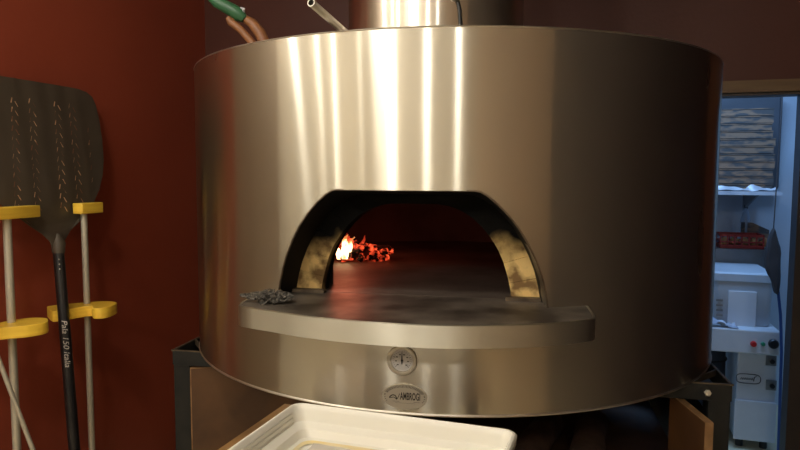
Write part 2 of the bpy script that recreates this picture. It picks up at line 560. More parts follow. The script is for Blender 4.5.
mb = MB(); mb.abbox(AL, AR, BF - 0.1, BF, FLOOR, CEIL); struct(mb, 'wall_front', M['cream_wall'])
# door frame and the ochre board over it
mb = MB()
mb.abbox(D1, D1 + 0.05, BB - 0.012, BB + 0.075, FLOOR, DH)
mb.abbox(D0 - 0.05, D0, BB - 0.012, BB + 0.075, FLOOR, DH)
mb.abbox(D0 - 0.05, D1 + 0.05, BB - 0.012, BB + 0.075, DH, DH + 0.014)
struct(mb, 'door_1', M['jamb'])
mb = MB()
mb.abbox(D0 - 0.12, AR, BB - 0.02, BB, DH + 0.016, 1.832)
mb.abbox(D0 - 0.12, AR, BB - 0.028, BB, DH + 0.012, DH + 0.026)
struct(mb, 'trim_1', M['lintel'])
# back room shell
mb = MB()
mb.abbox(0.2, 2.3, 2.75, 2.85, FLOOR, CEIL)
mb.abbox(0.1, 0.2, BB + 0.07, 2.85, FLOOR, CEIL)
mb.abbox(2.3, 2.4, BB + 0.07, 2.85, FLOOR, CEIL)
struct(mb, 'wall_back_room', M['pale_wall'])

# ------------------------------------------------------------------ the oven
R0, ZB, ZT, ZS = 0.80, 0.934, 1.752, 1.165
AZ0 = radians(-7)
UU = Vector((cos(AZ0), sin(AZ0), 0))
AX = Vector((sin(AZ0), -cos(AZ0), 0))


def UV(u, v, z):
    p = UU * u + AX * v
    return Vector((p.x, p.y, z))


oven = thing('pizza_oven', 'large round brushed steel pizza oven with an arched mouth and a fire inside', 'oven', (0, 0, ZB))

# mouth half outline: lateral u and height z
MO = [(0.305, 1.165), (0.300, 1.20), (0.291, 1.235), (0.279, 1.268), (0.262, 1.302), (0.242, 1.336), (0.220, 1.364), (0.197, 1.388), (0.176, 1.405), (0.161, 1.414), (0.150, 1.416)]
ARC_B = [(0.290, 1.165), (0.284, 1.20), (0.275, 1.235), (0.262, 1.268), (0.245, 1.302), (0.225, 1.334), (0.202, 1.360), (0.180, 1.380), (0.158, 1.394), (0.138, 1.402), (0.120, 1.404)]
ARC_C = [(0.217, 1.165), (0.215, 1.19), (0.208, 1.22), (0.199, 1.25), (0.186, 1.28), (0.168, 1.308), (0.148, 1.332), (0.125, 1.353), (0.100, 1.368), (0.072, 1.378), (0.045, 1.382)]
ARC_C = [(u + 0.008, z) for u, z in ARC_C]


def full(half):
    return [(-u, z) for u, z in half] + [(u, z) for u, z in half[::-1]]


def drum_pt(az, z, r=R0):
    return Vector((r * sin(az), -r * cos(az), z))


mb = MB()
cols = []
for u, z in full(MO):
    cols.append((AZ0 + math.asin(u / R0), z))
azs = [c[0] for c in cols]
extra = []
nseg = 150
a0, a1 = azs[0], azs[-1]
for k in range(1, nseg):
    extra.append((a1 + (2 * pi - (a1 - a0)) * k / nseg, None))
mid = []
for (aa, za), (ab_, zb_) in zip(cols, cols[1:]):
    mid.append((aa, za))
    if ab_ - aa > radians(3):
        for k in range(1, 8):
            mid.append((aa + (ab_ - aa) * k / 8, za + (zb_ - za) * k / 8))
mid.append(cols[-1])
allc = mid + extra
n = len(allc)
for thick, flip in ((0.0, False), (0.004, True)):
    r = R0 - thick
    lowi, zsi, zmi, topi = [], [], [], []
    for az, zm in allc:
        lowi.append(mb.vert(drum_pt(az, ZB, r)))
        zsi.append(mb.vert(drum_pt(az, ZS, r)))
        zmi.append(mb.vert(drum_pt(az, zm if zm else ZS, r)) if zm and zm > ZS + 1e-5 else zsi[-1])
        topi.append(mb.vert(drum_pt(az, ZT, r)))
    for k in range(n):
        j = (k + 1) % n
        mb.face((lowi[k], lowi[j], zsi[j], zsi[k]), 0, True)
        f = [zmi[k], zmi[j], topi[j], topi[k]]
        mb.face(f, 0, True)
    if thick == 0:
        o_top, o_low, o_m = topi, lowi, zmi
    else:
        for k in range(n):
            j = (k + 1) % n
            mb.face((o_top[k], o_top[j], topi[j], topi[k]))
            mb.face((o_low[k], o_low[j], lowi[j], lowi[k]))
        for k in range(len(mid) - 1):
            mb.face((o_m[k], o_m[k + 1], zmi[k + 1], zmi[k]))
drum = mb.build('drum_shell', M['drum'], oven)

mb = MB()
mb.tube([drum_pt(2 * pi * k / 160, ZT, R0 - 0.002) for k in range(160)], 0.0028, 6, closed=True)
mb.build('top_rim', M['steel'], oven)
mb = MB()
mb.tube([drum_pt(2 * pi * k / 160, ZB, R0 - 0.001) for k in range(160)], 0.0035, 6, closed=True)
mb.build('bottom_rim', M['steel'], oven)
mb = MB()
mb.lathe([(0.001, ZT - 0.004), (R0 - 0.006, ZT - 0.008), (R0 - 0.006, ZT - 0.014)], (0, 0, 0), seg=96, sm=False)
mb.build('top_plate', M['steel'], oven)
mb = MB()
mb.lathe([(0.001, ZB + 0.004), (R0 - 0.006, ZB + 0.004), (R0 - 0.006, ZB + 0.012), (0.001, ZB + 0.012)], (0, 0, 0), seg=96, sm=False)
mb.build('base_plate', M['iron'], oven)

# black funnel between the drum mouth and the brick arch
VA = 0.665
mb = MB()
A = [mb.vert(UV(u * 0.995, sqrt((R0 - 0.004) ** 2 - u * u), z - 0.0006)) for u, z in full(MO)]
B = [mb.vert(UV(u, VA, z)) for u, z in full(ARC_B)]
B2 = [mb.vert(UV(u * 1.02 + (0.004 if u > 0 else -0.004), VA, z + 0.006)) for u, z in full(ARC_B)]
A2 = [mb.vert(UV(u * 1.01, sqrt((R0 - 0.006) ** 2 - u * u), z + 0.005)) for u, z in full(MO)]
for k in range(len(A) - 1):
    mb.face((A[k], A[k + 1], B[k + 1], B[k]), 0, True)
    mb.face((A2[k], A2[k + 1], B2[k + 1], B2[k]), 0, True)
mb.build('mouth_hood', M['sheet_black'], oven)
# clean steel flange at the foot of the right jamb
mb = MB()
fl_ = [(u, z) for u, z in MO if z < 1.31]
fi = [(u, z) for u, z in ARC_B[:len(fl_)]]
P0 = [mb.vert(UV(u - 0.002, sqrt(R0 * R0 - u * u) + 0.001, z)) for u, z in fl_]
P1 = [mb.vert(UV(ui + 0.0015, VA + 0.004, zi)) for (ui, zi) in fi]
P2 = [mb.vert(UV(u, sqrt(R0 * R0 - u * u) + 0.0012, z)) for u, z in fl_]
for k in range(len(P0) - 1):
    mb.face((P0[k], P0[k + 1], P1[k + 1], P1[k]), 0, True)
    mb.face((P0[k], P0[k + 1], P2[k + 1], P2[k]), 0, True)
mb.build('jamb_flange', M['shelf_top'], oven)
# bright turned edge of the mouth cut-out
mb = MB()
mb.tube([UV(u, sqrt(R0 * R0 - u * u) + 0.001, z) for u, z in full(MO)], 0.0022, 6)
mb.build('mouth_edging', M['iron_edge'], oven)

# brick arch: individual bricks along the ring, with joints
mb = MB()
fb, fc = full(ARC_B), full(ARC_C)


def arc_at(lst, t):
    x = t * (len(lst) - 1)
    i = min(int(x), len(lst) - 2)
    w = x - i
    return (lst[i][0] * (1 - w) + lst[i + 1][0] * w, lst[i][1] * (1 - w) + lst[i + 1][1] * w)


NBK = 14
for k in range(NBK):
    t0, t1 = k / NBK + 0.0008, (k + 1) / NBK - 0.0008
    if k == 0: t0 = 0
    if k == NBK - 1: t1 = 1
    jit = random.uniform(-0.002, 0.002)
    nn = 5
    for i in range(nn):
        s0, s1 = t0 + (t1 - t0) * i / nn, t0 + (t1 - t0) * (i + 1) / nn
        c0, c1, b0, b1 = arc_at(fc, s0), arc_at(fc, s1), arc_at(fb, s0), arc_at(fb, s1)
        P = []
        for v in (VA + jit, 0.61):
            P += [UV(c0[0], v, c0[1]), UV(b0[0], v, b0[1]), UV(b1[0], v, b1[1]), UV(c1[0], v, c1[1])]
        mb.hexa(P)
# mortar behind the joints
for k in range(40):
    s0, s1 = k / 40, (k + 1) / 40
    c0, c1, b0, b1 = arc_at(fc, s0), arc_at(fc, s1), arc_at(fb, s0), arc_at(fb, s1)
    P = []
    for v in (VA - 0.004, 0.615):
        P += [UV(c0[0] * 1.012, v, c0[1]), UV(b0[0], v, b0[1]), UV(b1[0], v, b1[1]), UV(c1[0] * 1.012, v, c1[1])]
    mb.hexa(P)
brick = mb.build('brick_arch', M['brick'], None)
brick.parent = oven
brick.location = (0, 0, -ZB)
# steel shoe at the foot of each pier
for s in (-1, 1):
    mb = MB()
    mb.box(UV(s * 0.252, VA + 0.012, ZS + 0.005), (0.078, 0.02, 0.011), UU, AX)
    mb.build('pier_foot', M['iron_edge'], oven)

# baking chamber
mb = MB()
RC = 0.60
prof = [(RC, ZS - 0.002), (RC, 1.215), (0.585, 1.27), (0.55, 1.34), (0.49, 1.41), (0.40, 1.475), (0.28, 1.52), (0.14, 1.545), (0.001, 1.55)]
seg = 96
rings = []
for r, z in prof:
    rings.append([mb.vert(UV(r * sin(2 * pi * j / seg), r * cos(2 * pi * j / seg), z)) for j in range(seg)])
for i in range(len(rings) - 1):
    for j in range(seg):
        idx = (rings[i][j], rings[i][(j + 1) % seg], rings[i + 1][(j + 1) % seg], rings[i + 1][j])
        c = sum((mb.v[q] for q in idx), Vector()) / 4
        u, v = c.dot(UU), c.dot(AX)
        if v > 0 and abs(u) < 0.235 and c.z < 1.40:
            continue
        mb.face(idx, 0, True)
mb.build('chamber_dome', M['dome'], oven)
mb = MB()
mb.lathe([(0.001, ZS + 0.003), (RC + 0.01, ZS + 0.003), (RC + 0.01, ZS - 0.04), (0.001, ZS - 0.04)], (0, 0, 0), seg=96, sm=False)
# tongue of the hearth through the mouth
mb.prism([UV(-0.29, 0.662, ZS + 0.0028), UV(0.29, 0.662, ZS + 0.0028), UV(0.29, 0.3, ZS + 0.0028), UV(-0.29, 0.3, ZS + 0.0028)], (0, 0, -0.035))
mb.build('hearth_floor', M['hearth'], oven)

# landing shelf
SO = [(-0.458, -0.62), (-0.4565, -0.775), (-0.452, -0.806), (-0.441, -0.820), (-0.41, -0.838), (-0.368, -0.858), (-0.33, -0.879), (-0.29, -0.899), (-0.25, -0.914), (-0.21, -0.927), (-0.15, -0.942), (-0.09, -0.953), (-0.04, -0.958), (0.004, -0.958), (0.05, -0.954),
      (0.098, -0.946), (0.15, -0.935), (0.194, -0.922), (0.235, -0.905), (0.268, -0.886), (0.286, -0.872), (0.293, -0.858), (0.297, -0.83), (0.306, -0.70)]
mb = MB()
top = [mb.vert((x, y, ZS + 0.0015)) for x, y in SO]
bot = [mb.vert((x, y, ZS - 0.0415)) for x, y in SO]
ins = []
for k, (x, y) in enumerate(SO):
    p0 = Vector((*SO[max(k - 1, 0)], 0)); p1 = Vector((*SO[min(k + 1, len(SO) - 1)], 0))
    t = (p1 - p0).normalized(); nrm = Vector((-t.y, t.x, 0))
    ins.append(mb.vert((x + nrm.x * 0.006, y + nrm.y * 0.006, ZS + 0.0025)))
for k in range(len(SO) - 1):
    mb.face((bot[k], bot[k + 1], top[k + 1], top[k]), 1, True)
    mb.face((top[k], top[k + 1], ins[k + 1], ins[k]), 1, False)
mb.face(ins, 0)
mb.face(bot[::-1], 1)
mb.face((ins[0], ins[-1], top[-1], bot[-1], bot[0], top[0]), 1)
shelf = mb.build('landing_shelf', [M['shelf_top'], M['shelf_edge']], oven)


# gauge and nameplate, bent onto the drum
def on_drum(az, x, z, off):
    return drum_pt(az + x / R0, z, R0 + off)


GA, GZ = radians(-7.0), 1.0515
gn = Vector((sin(GA), -cos(GA), 0)); gx = Vector((cos(GA), sin(GA), 0)); gz = Vector((0, 0, 1))
gc = drum_pt(GA, GZ)
mb = MB()
mb.lathe([(0.0330, 0.0), (0.0330, 0.003), (0.0315, 0.0055), (0.0265, 0.007), (0.0245, 0.0065), (0.0238, 0.004), (0.0238, 0.0)], gc, gx, gz, gn, 48, cap0=True)
gauge = mb.build('thermometer', M['plate'], oven)
mb = MB()
mb.lathe([(0.0238, 0.0022), (0.001, 0.0022)], gc, gx, gz, gn, 40, sm=False, cap1=True)
dial = mb.build('dial', [M['dial'], M['ink_dark']], gauge)
mb = MB()
for k in range(21):
    a = radians(225 - 270 * k / 20)
    l = 0.004 if k % 5 == 0 else 0.0022
    c = gc + gn * 0.0026 + (gx * cos(a) + gz * sin(a)) * (0.0205 - l / 2)
    mb.box(c, (0.0006 if k % 5 else 0.001, l, 0.0003), gx * (-sin(a)) + gz * cos(a), gx * cos(a) + gz * sin(a), gn)
for k in range(8):
    a = radians(225 - 270 * k / 7)
    c = gc + gn * 0.0026 + (gx * cos(a) + gz * sin(a)) * 0.0135
    mb.box(c, (0.0042, 0.0022, 0.0003), gx, gz, gn)
mb.build('scale_marks', M['ink_dark'], gauge)
mb = MB()
mb.prism([gc + gn * 0.0036 + gx * x + gz * z for x, z in ((-0.0008, -0.008), (0.0008, -0.008), (0.0012, 0.0), (0.0005, 0.0175), (-0.0005, 0.0175), (-0.0012, 0.0))], gn * 0.0006)
mb.lathe([(0.0024, 0.0030), (0.0024, 0.0048), (0.001, 0.0052)], gc, gx, gz, gn, 16, cap1=True)
mb.build('needle', M['knob_black'], gauge)

PA, PZ = radians(-6.6), 0.9715
mb = MB()
EW, EH = 0.0495, 0.0285
for off, k1 in ((0.0005, 1.0),):
    rings = []
    N = 64
    def er(s, off):
        return [mb.vert(on_drum(PA, EW * s * cos(2 * pi * k / N), PZ + EH * s * sin(2 * pi * k / N), off)) for k in range(N)]
    rs = [er(1.0, 0.0), er(1.0, 0.0022), er(0.975, 0.0028), er(0.955, 0.0020), er(0.6, 0.0020), er(0.2, 0.0020)]
    for A_, B_ in zip(rs, rs[1:]):
        for k in range(N):
            mb.face((A_[k], A_[(k + 1) % N], B_[(k + 1) % N], B_[k]), 0, True)
    mb.face(rs[-1])
nameplate = mb.build('nameplate', M['plate'], oven)


def text_polys(body, size, sx=1.0, shear=0.0, offset=0.0):
    cu = bpy.data.curves.new('txt', 'FONT')
    cu.body = body
    cu.size = size
    cu.align_x = 'CENTER'
    cu.align_y = 'CENTER'
    cu.shear = shear
    cu.resolution_u = 3
    cu.offset = offset
    to = bpy.data.objects.new('txt', cu)
    COL.objects.link(to)
    bpy.context.view_layer.update()
    dg = bpy.context.evaluated_depsgraph_get()
    me = bpy.data.meshes.new_from_object(to.evaluated_get(dg))
    vs = [(v.co.x * sx, v.co.y) for v in me.vertices]
    fs = [tuple(p.vertices) for p in me.polygons]
    bpy.data.objects.remove(to)
    bpy.data.curves.remove(cu)
    bpy.data.meshes.remove(me)
    return vs, fs


mb = MB()
vs, fs = text_polys('AMBROGI', 0.0155, 0.62, 0.0, 0.0004)
xs = [v[0] for v in vs]
wd = max(xs) - min(xs)
k_ = 0.0440 / wd
ids = [mb.vert(on_drum(PA, 0.0135 + x * k_ - 0.001, PZ + 0.001 + y * 1.45, 0.0024)) for x, y in vs]
for f in fs:
    mb.face([ids[q] for q in f])
# bird-like emblem left of the name: hooked wing and beak
def stroke(pts, w):
    for (x0, y0), (x1, y1) in zip(pts, pts[1:]):
        d = Vector((x1 - x0, y1 - y0)); L = d.length or 1e-9; nx, ny = -d.y / L * w / 2, d.x / L * w / 2
        q = [mb.vert(on_drum(PA, x, PZ + y, 0.0024)) for x, y in ((x0 + nx, y0 + ny), (x1 + nx, y1 + ny), (x1 - nx, y1 - ny), (x0 - nx, y0 - ny))]
        mb.face(q)
stroke([(-0.033, -0.003), (-0.031, 0.000), (-0.027, 0.0028), (-0.022, 0.0030), (-0.019, 0.0005), (-0.0175, -0.003), (-0.0165, -0.006)], 0.0024)
stroke([(-0.034, -0.0035), (-0.029, -0.0030), (-0.024, -0.0015), (-0.020, -0.0035), (-0.0172, -0.0065)], 0.0016)
stroke([(-0.017, -0.0065), (-0.013, 0.0), (-0.0105, 0.007)], 0.0014)
stroke([(-0.026, -0.0105), (0.034, -0.0105)], 0.0006)
stroke([(-0.020, -0.0135), (0.024, -0.0135)], 0.0004)
# row of ticks round the upper edge
for k in range(34):
    a = radians(158 - 136 * k / 33)
    x0, y0, x1, y1 = EW * 0.93 * cos(a), EH * 0.91 * sin(a), EW * 0.80 * cos(a), EH * 0.72 * sin(a)
    stroke([(x0, y0), (x1, y1)], 0.0010)
for a in (170, 176, 187, 196, 10, 4, -7, -16, 205, -25):
    a = radians(a)
    x0, y0 = EW * 0.88 * cos(a), EH * 0.86 * sin(a)
    stroke([(x0 - 0.0015, y0), (x0 + 0.0015, y0 + 0.0005)], 0.0012)
mb.build('engraving', M['ink_dark'], nameplate)

# flue pipe
mb = MB()
fc_ = UV(0.008, 0.40, 0)
mb.lathe([(0.238, ZT - 0.006), (0.238, ZT + 0.004), (0.230, ZT + 0.006), (0.230, CEIL)], fc_, seg=48)
mb.build('flue_pipe', M['polished'], oven)

# ------------------------------------------------------------------ fire (in the chamber, left)
FP = Vector((-0.350, -0.07, ZS + 0.003))
mb = MB()
random.seed(3)
for k in range(95):
    u = random.random()
    x = -0.05 + u * 0.20 + random.gauss(0, 0.012)
    hmax = 0.065 * (1 - abs(u - 0.35) * 1.2)
    z = random.random() * max(hmax, 0.012)
    y = random.uniform(-0.04, 0.06)
    s = random.uniform(0.007, 0.017)
    mb.blob(FP + Vector((x, y, z + s * 0.5)), (s, s * 0.9, s * 0.75), 0.5, k, 7, 5, sm=False)
coals = mb.build('glowing_coals', M['ember'])
tag(coals, 'heap of red glowing coals on the left of the oven floor', 'embers', kind='stuff')
fire = thing('flame', 'bright yellow white flame burning at the left of the coals', 'flame', FP + Vector((-0.02, 0, 0.01)))


def tongue(mb, base, h, r, lean, seed):
    n = 9
    path, rad = [], []
    for i in range(n):
        t = i / (n - 1)
        w = noise.noise(Vector((seed, t * 2.2, 0))) * 0.25 * h
        path.append(Vector(base) + Vector((lean * t * t * h + w * t, 0.02 * sin(seed + t * 3) * t, h * t)))
        rad.append(max(0.0006, r * (0.55 + 1.3 * t - 1.9 * t * t) if t < 0.6 else r * 0.66 * (1 - (t - 0.6) / 0.4) ** 0.8))
    mb.tube(path, rad, 10)


mb = MB()
tongue(mb, FP + Vector((0.020, -0.055, 0.012)), 0.080, 0.0165, 0.10, 1)
tongue(mb, FP + Vector((0.0, -0.05, 0.010)), 0.055, 0.0115, -0.2, 2)
tongue(mb, FP + Vector((0.034, -0.045, 0.035)), 0.045, 0.009, 0.25, 5)
mb.build('flame_core', M['flame'], fire)
mb = MB()
tongue(mb, FP + Vector((-0.012, 0.025, 0.02)), 0.125, 0.012, -0.15, 9)
tongue(mb, FP + Vector((0.03, 0.02, 0.02)), 0.085, 0.010, -0.35, 12)
tongue(mb, FP + Vector((0.055, 0.03, 0.02)), 0.06, 0.009, 0.3, 17)
mb.build('flame_tip', M['flame_red'], fire)
fl = bpy.data.lights.new('fire_glow', 'POINT')
fl.energy = 1.0
fl.color = (1.0, 0.17, 0.08)
fl.shadow_soft_size = 0.05
flo = bpy.data.objects.new('fire_glow', fl)
flo.location = FP + Vector((0.01, 0.0, 0.16))
COL.objects.link(flo)


def make_log(name, mats, p0, p1, r, seed, label, group=None, cat='firewood'):
    p0, p1 = Vector(p0), Vector(p1)
    root = thing(name, label, cat, (p0 + p1) / 2 - Vector((0, 0, r)), group)
    n, sg = 9, 12
    t = (p1 - p0).normalized()
    x = t.cross(Vector((0, 0, 1))).normalized(); y = t.cross(x)
    mbb = MB(); mbe = MB()
    rings = []
    for i in range(n):
        c = p0.lerp(p1, i / (n - 1))
        row = []
        for j in range(sg):
            a = 2 * pi * j / sg
            rr = r * (1 + 0.22 * noise.noise(Vector((cos(a), sin(a), i * 0.3 + seed * 5))))
            row.append(c + (x * cos(a) + y * sin(a)) * rr)
        rings.append(row)
    idx = [[mbb.vert(q) for q in row] for row in rings]
    for i in range(n - 1):
        for j in range(sg):
            mbb.face((idx[i][j], idx[i][(j + 1) % sg], idx[i + 1][(j + 1) % sg], idx[i + 1][j]), 0, True)
    mbb.build('bark', mats[0], root)
    for row, s in ((rings[0], -1), (rings[-1], 1)):
        e = MB()
        ii = [e.vert(q + t * (s * 0.0006)) for q in row]
        e.face(ii)
        e.build('cut_end', mats[1], root)
    return root


make_log('burning_log', (M['charcoal'], M['ember']), FP + Vector((-0.07, 0.0, 0.02)), FP + Vector((0.06, 0.07, 0.028)), 0.017, 1, 'charred log lying at the front foot of the flame')
make_log('burning_log', (M['charcoal'], M['ember']), FP + Vector((0.03, -0.03, 0.024)), FP + Vector((0.15, 0.06, 0.03)), 0.018, 2, 'charred log lying among the coals right of the flame')

# ------------------------------------------------------------------ steel wool on the shelf
random.seed(11)
WC = Vector((-0.400, -0.772, ZS + 0.0155))
WX = Vector((0.985, -0.10, 0)).normalized(); WY = Vector((0.10, 0.985, 0)).normalized()
mb = MB()
for s in range(150):
    cxx = random.uniform(-0.056, 0.050)
    env = max(0.3, 1 - (cxx / 0.062) ** 2)
    if cxx < -0.015:
        env *= 0.6
    cyy = random.uniform(-1, 1) * 0.030 * env
    czz = random.uniform(-0.8, 1) * 0.009 * env
    r1 = random.uniform(0.004, 0.009)
    ph = random.uniform(0, 6.28)
    tilt = random.uniform(-1.5, 1.5)
    path = []
    for i in range(13):
        a = ph + i * 0.85
        pz = max(czz + r1 * sin(a + tilt) * env, -0.012)
        path.append(WC + WX * (cxx + r1 * cos(a) + i * 0.0004) + WY * (cyy + r1 * sin(a) * 0.8) + Vector((0, 0, pz)))
    mb.tube(path, 0.0009, 4, caps=False)
wo = mb.build('wire_scourer', M['wool'])
tag(wo, 'tangled grey steel wire scourer lying on the left end of the oven shelf', 'scourer')

# ------------------------------------------------------------------ oven stand
stand = thing('oven_stand', 'black iron stand with stained wooden side boards under the round oven', 'stand', (0, 0, FLOOR))
SU, SV, SVB = 0.765, 0.425, -0.45
zt = ZB - 0.0045
mb = MB()
t_ = 0.005
h_ = 0.044
for v in (SV, SVB):
    mb.box(UV(0, v, zt - h_ / 2), (2 * SU, t_, h_), UU, AX)
for u in (-SU, SU):
    mb.box(UV(u, (SV + SVB) / 2, zt - h_ / 2), (t_, SV - SVB, h_), UU, AX)
mb.build('top_frame', M['iron'], stand)
for s in (-1, 1):
    mb = MB()
    mb.box(UV(s * (SU - 0.05), SV - 0.0, zt - 0.001), (0.11, 0.0056, 0.0035), UU, AX)
    mb.box(UV(s * SU, SV - 0.08, zt - 0.001), (0.0056, 0.17, 0.0035), UU, AX)
    # diagonal stiffener closing the corner
    pA, pB = UV(s * SU, SV - 0.13, zt), UV(s * (SU - 0.11), SV, zt)
    d = (pB - pA); L = d.length; d.normalize()
    mb.box((pA + pB) / 2 - Vector((0, 0, 0.008)), (L, 0.005, 0.016), d, Vector((-d.y, d.x, 0)))
    mb.build('corner_bracket', M['iron_edge'], stand)
for u, v in ((-SU, SV), (SU, SV), (-SU, SVB), (SU, SVB)):
    mb = MB()
    su = 1 if u < 0 else -1
    sv = -1 if v > 0 else 1
    mb.box(UV(u + su * 0.026, v + sv * 0.026, (FLOOR + zt - h_) / 2), (0.052, 0.052, zt - h_ - FLOOR), UU, AX)
    mb.build('post', M['iron'], stand, bevel=0.002)
mb = MB()
mb.lathe([(0.009, 0), (0.009, 0.004), (0.006, 0.007)], UV(SU - 0.055, SV + 0.0025, 0.905), UU, Vector((0, 0, 1)), AX, 6, sm=False, cap1=True)
mb.build('bolt', M['plate'], stand)


def board(p0, p1, z0, z1, th, side):
    # upright board from plan point p0 (front) to p1 (back)
    d = Vector((p1[0] - p0[0], p1[1] - p0[1], 0)); L = d.length; d.normalize()
    nn = Vector((-d.y, d.x, 0)) * side
    c = (Vector((*p0, 0)) + Vector((*p1, 0))) / 2
    m_ = MB()
    m_.box(c + Vector((0, 0, (z0 + z1) / 2)), (L, th, z1 - z0), d, nn)
    b = m_.build('side_board', M['board'], stand)
    m_ = MB()
    m_.box(Vector((*p0, (z0 + z1) / 2)) - d * 0.001, (0.003, th + 0.001, z1 - z0 + 0.001), d, nn)
    m_.box(c + Vector((0, 0, z1 + 0.0005)), (L, th + 0.001, 0.002), d, nn)
    m_.build('board_edge', M['board_edge'], b)
    return b


board((-0.755, -0.335), (-0.20, -0.16), FLOOR + 0.08, 0.878, 0.018, 1)
board((0.603, -0.651), (0.590, -0.45), FLOOR + 0.08, 0.880, 0.018, 1)
mb = MB()
mb.box(UV(0, -0.02, 0.611), (2 * SU - 0.12, 0.80, 0.018), UU, AX)
mb.build('wood_shelf', M['board'], stand)
mb = MB()
mb.box(UV(0, SVB + 0.012, 0.70), (2 * SU - 0.11, 0.012, 0.36), UU, AX)
mb.build('back_panel', M['board'], stand)
for s_ in (-1, 1):
    mb = MB()
    mb.box(UV(s_ * (SU - 0.03), -0.01, 0.49), (0.012, 0.78, 0.68), UU, AX)
    mb.build('blocking_panel', M['iron'], stand)  # added to block the bright back room behind the stand

# ------------------------------------------------------------------ dough tub in the foreground
TO = Vector((-0.301, -0.922, 0))
TX = (Vector((0.125, -1.03, 0)) - TO).normalized()
TY = Vector((-TX.y, TX.x, 0)) * -1       # towards the viewer
TW, TLn, TZ, TD = 0.440, 0.62, 1.0, 0.060


def tub_pt(x, y, z):
    return TO + TX * x + TY * y + Vector((0, 0, z))


def rrect(x0, y0, x1, y1, r, n=7):
    pts = []
    for cx_, cy_, s in ((x1 - r, y0 + r, -90), (x1 - r, y1 - r, 0), (x0 + r, y1 - r, 90), (x0 + r, y0 + r, 180)):
        for k in range(n + 1):
            a = radians(s + 90 * k / n)
            pts.append((cx_ + r * cos(a), cy_ + r * sin(a)))
    return pts


mb = MB()
tub = thing('dough_tub', 'white rectangular plastic dough tub in front of the oven', 'tub', tub_pt(TW / 2, TLn / 2, TZ - TD))
levels = [(0.016, TZ - TD, 0.03), (0.010, TZ - TD + 0.012, 0.03), (0.009, TZ - 0.020, 0.026), (0.0, TZ - 0.018, 0.022), (-0.001, TZ - 0.004, 0.022), (0.002, TZ, 0.022), (0.006, TZ + 0.0005, 0.02), (0.009, TZ - 0.003, 0.02),
          (0.0110, TZ - 0.010, 0.02), (0.0145, TZ - 0.030, 0.022), (0.030, TZ - TD + 0.022, 0.022), (0.036, TZ - TD + 0.008, 0.02), (0.050, TZ - TD + 0.005, 0.02)]
R_ = []
for i_, z, r in levels:
    R_.append([mb.vert(tub_pt(x, y, z)) for x, y in rrect(i_, i_, TW - i_, TLn - i_, r)])
for A_, B_ in zip(R_, R_[1:]):
    n_ = len(A_)
    for k in range(n_):
        mb.face((A_[k], A_[(k + 1) % n_], B_[(k + 1) % n_], B_[k]), 0, True)
mb.face(R_[0][::-1]); mb.face(R_[-1])
mb.build('body', M['tub'], tub)
for x_ in (0.0108, TW - 0.0108):
    for dz_ in (0.011, 0.020, 0.029):
        mb = MB()
        sx_ = (1 if x_ < TW / 2 else -1)
        xx_ = x_ + sx_ * (dz_ - 0.01) * 0.17
        mb.tube([tub_pt(xx_, 0.035, TZ - dz_), tub_pt(xx_, TLn - 0.035, TZ - dz_)], 0.0020, 8)
        mb.build('side_ridge', M['tub'], tub)
mb = MB()
outer = rrect(0.040, 0.040, TW - 0.040, TLn - 0.040, 0.03)
n_ = len(outer)
oo = [mb.vert(tub_pt(x, y, TZ - TD + 0.0062)) for x, y in outer]
ii = []
for k, (x, y) in enumerate(outer):
    w = 0.022 + 0.010 * noise.noise(Vector((x * 30, y * 30, 0)))
    d = Vector((TW / 2 - x, TLn / 2 - y)).normalized() * w
    ii.append(mb.vert(tub_pt(x + d.x, y + d.y, TZ - TD + 0.0072)))
for k in range(n_):
    mb.face((oo[k], oo[(k + 1) % n_], ii[(k + 1) % n_], ii[k]), 0, True)
mb.build('oily_residue', M['flour'], tub)
# grey flattened bag lying in the tub
mb = MB()
N1, N2 = 26, 30
g = []
for i in range(N1 + 1):
    row = []
    for j in range(N2 + 1):
        x = 0.07 + (TW - 0.14) * i / N1; y = 0.062 + (TLn - 0.13) * j / N2
        e = min(i, N1 - i) / 4; f_ = min(j, N2 - j) / 4
        edge = min(1, e) * min(1, f_)
        z = TZ - TD + 0.009 + (0.012 + 0.012 * noise.noise(Vector((x * 22, y * 14, 2)))) * edge
        row.append(mb.vert(tub_pt(x + 0.008 * noise.noise(Vector((y * 30, 1, 0))), y + 0.006 * noise.noise(Vector((x * 30, 5, 0))), z)))
    g.append(row)
for i in range(N1):
    for j in range(N2):
        mb.face((g[i][j], g[i + 1][j], g[i + 1][j + 1], g[i][j + 1]), 0, True)
gb = mb.build('plastic_bag', M['grey_plastic'])
tag(gb, 'grey crumpled plastic bag lying on the bottom of the white dough tub', 'bag')
# the trestle carrying the tub
tb = thing('wooden_table', 'brown wooden table showing as a narrow edge left of the white dough tub', 'table', tub_pt(TW / 2, TLn / 2, FLOOR))
mb = MB()
mb.box(tub_pt((TW - 0.03 - 0.095) / 2, (TLn - 0.16) / 2, TZ - TD - 0.0130), (TW - 0.03 + 0.095, TLn + 0.10, 0.025), TX, TY)
mb.build('table_top', M['table_wood'], tb)
for x in (-0.08, TW - 0.07):
    for y in (-0.08, TLn - 0.07):
        mb = MB()
        mb.box(tub_pt(x, y, (FLOOR + TZ - TD - 0.025) / 2), (0.03, 0.03, TZ - TD - 0.025 - FLOOR), TX, TY)
        mb.build('leg', M['iron'], tb)

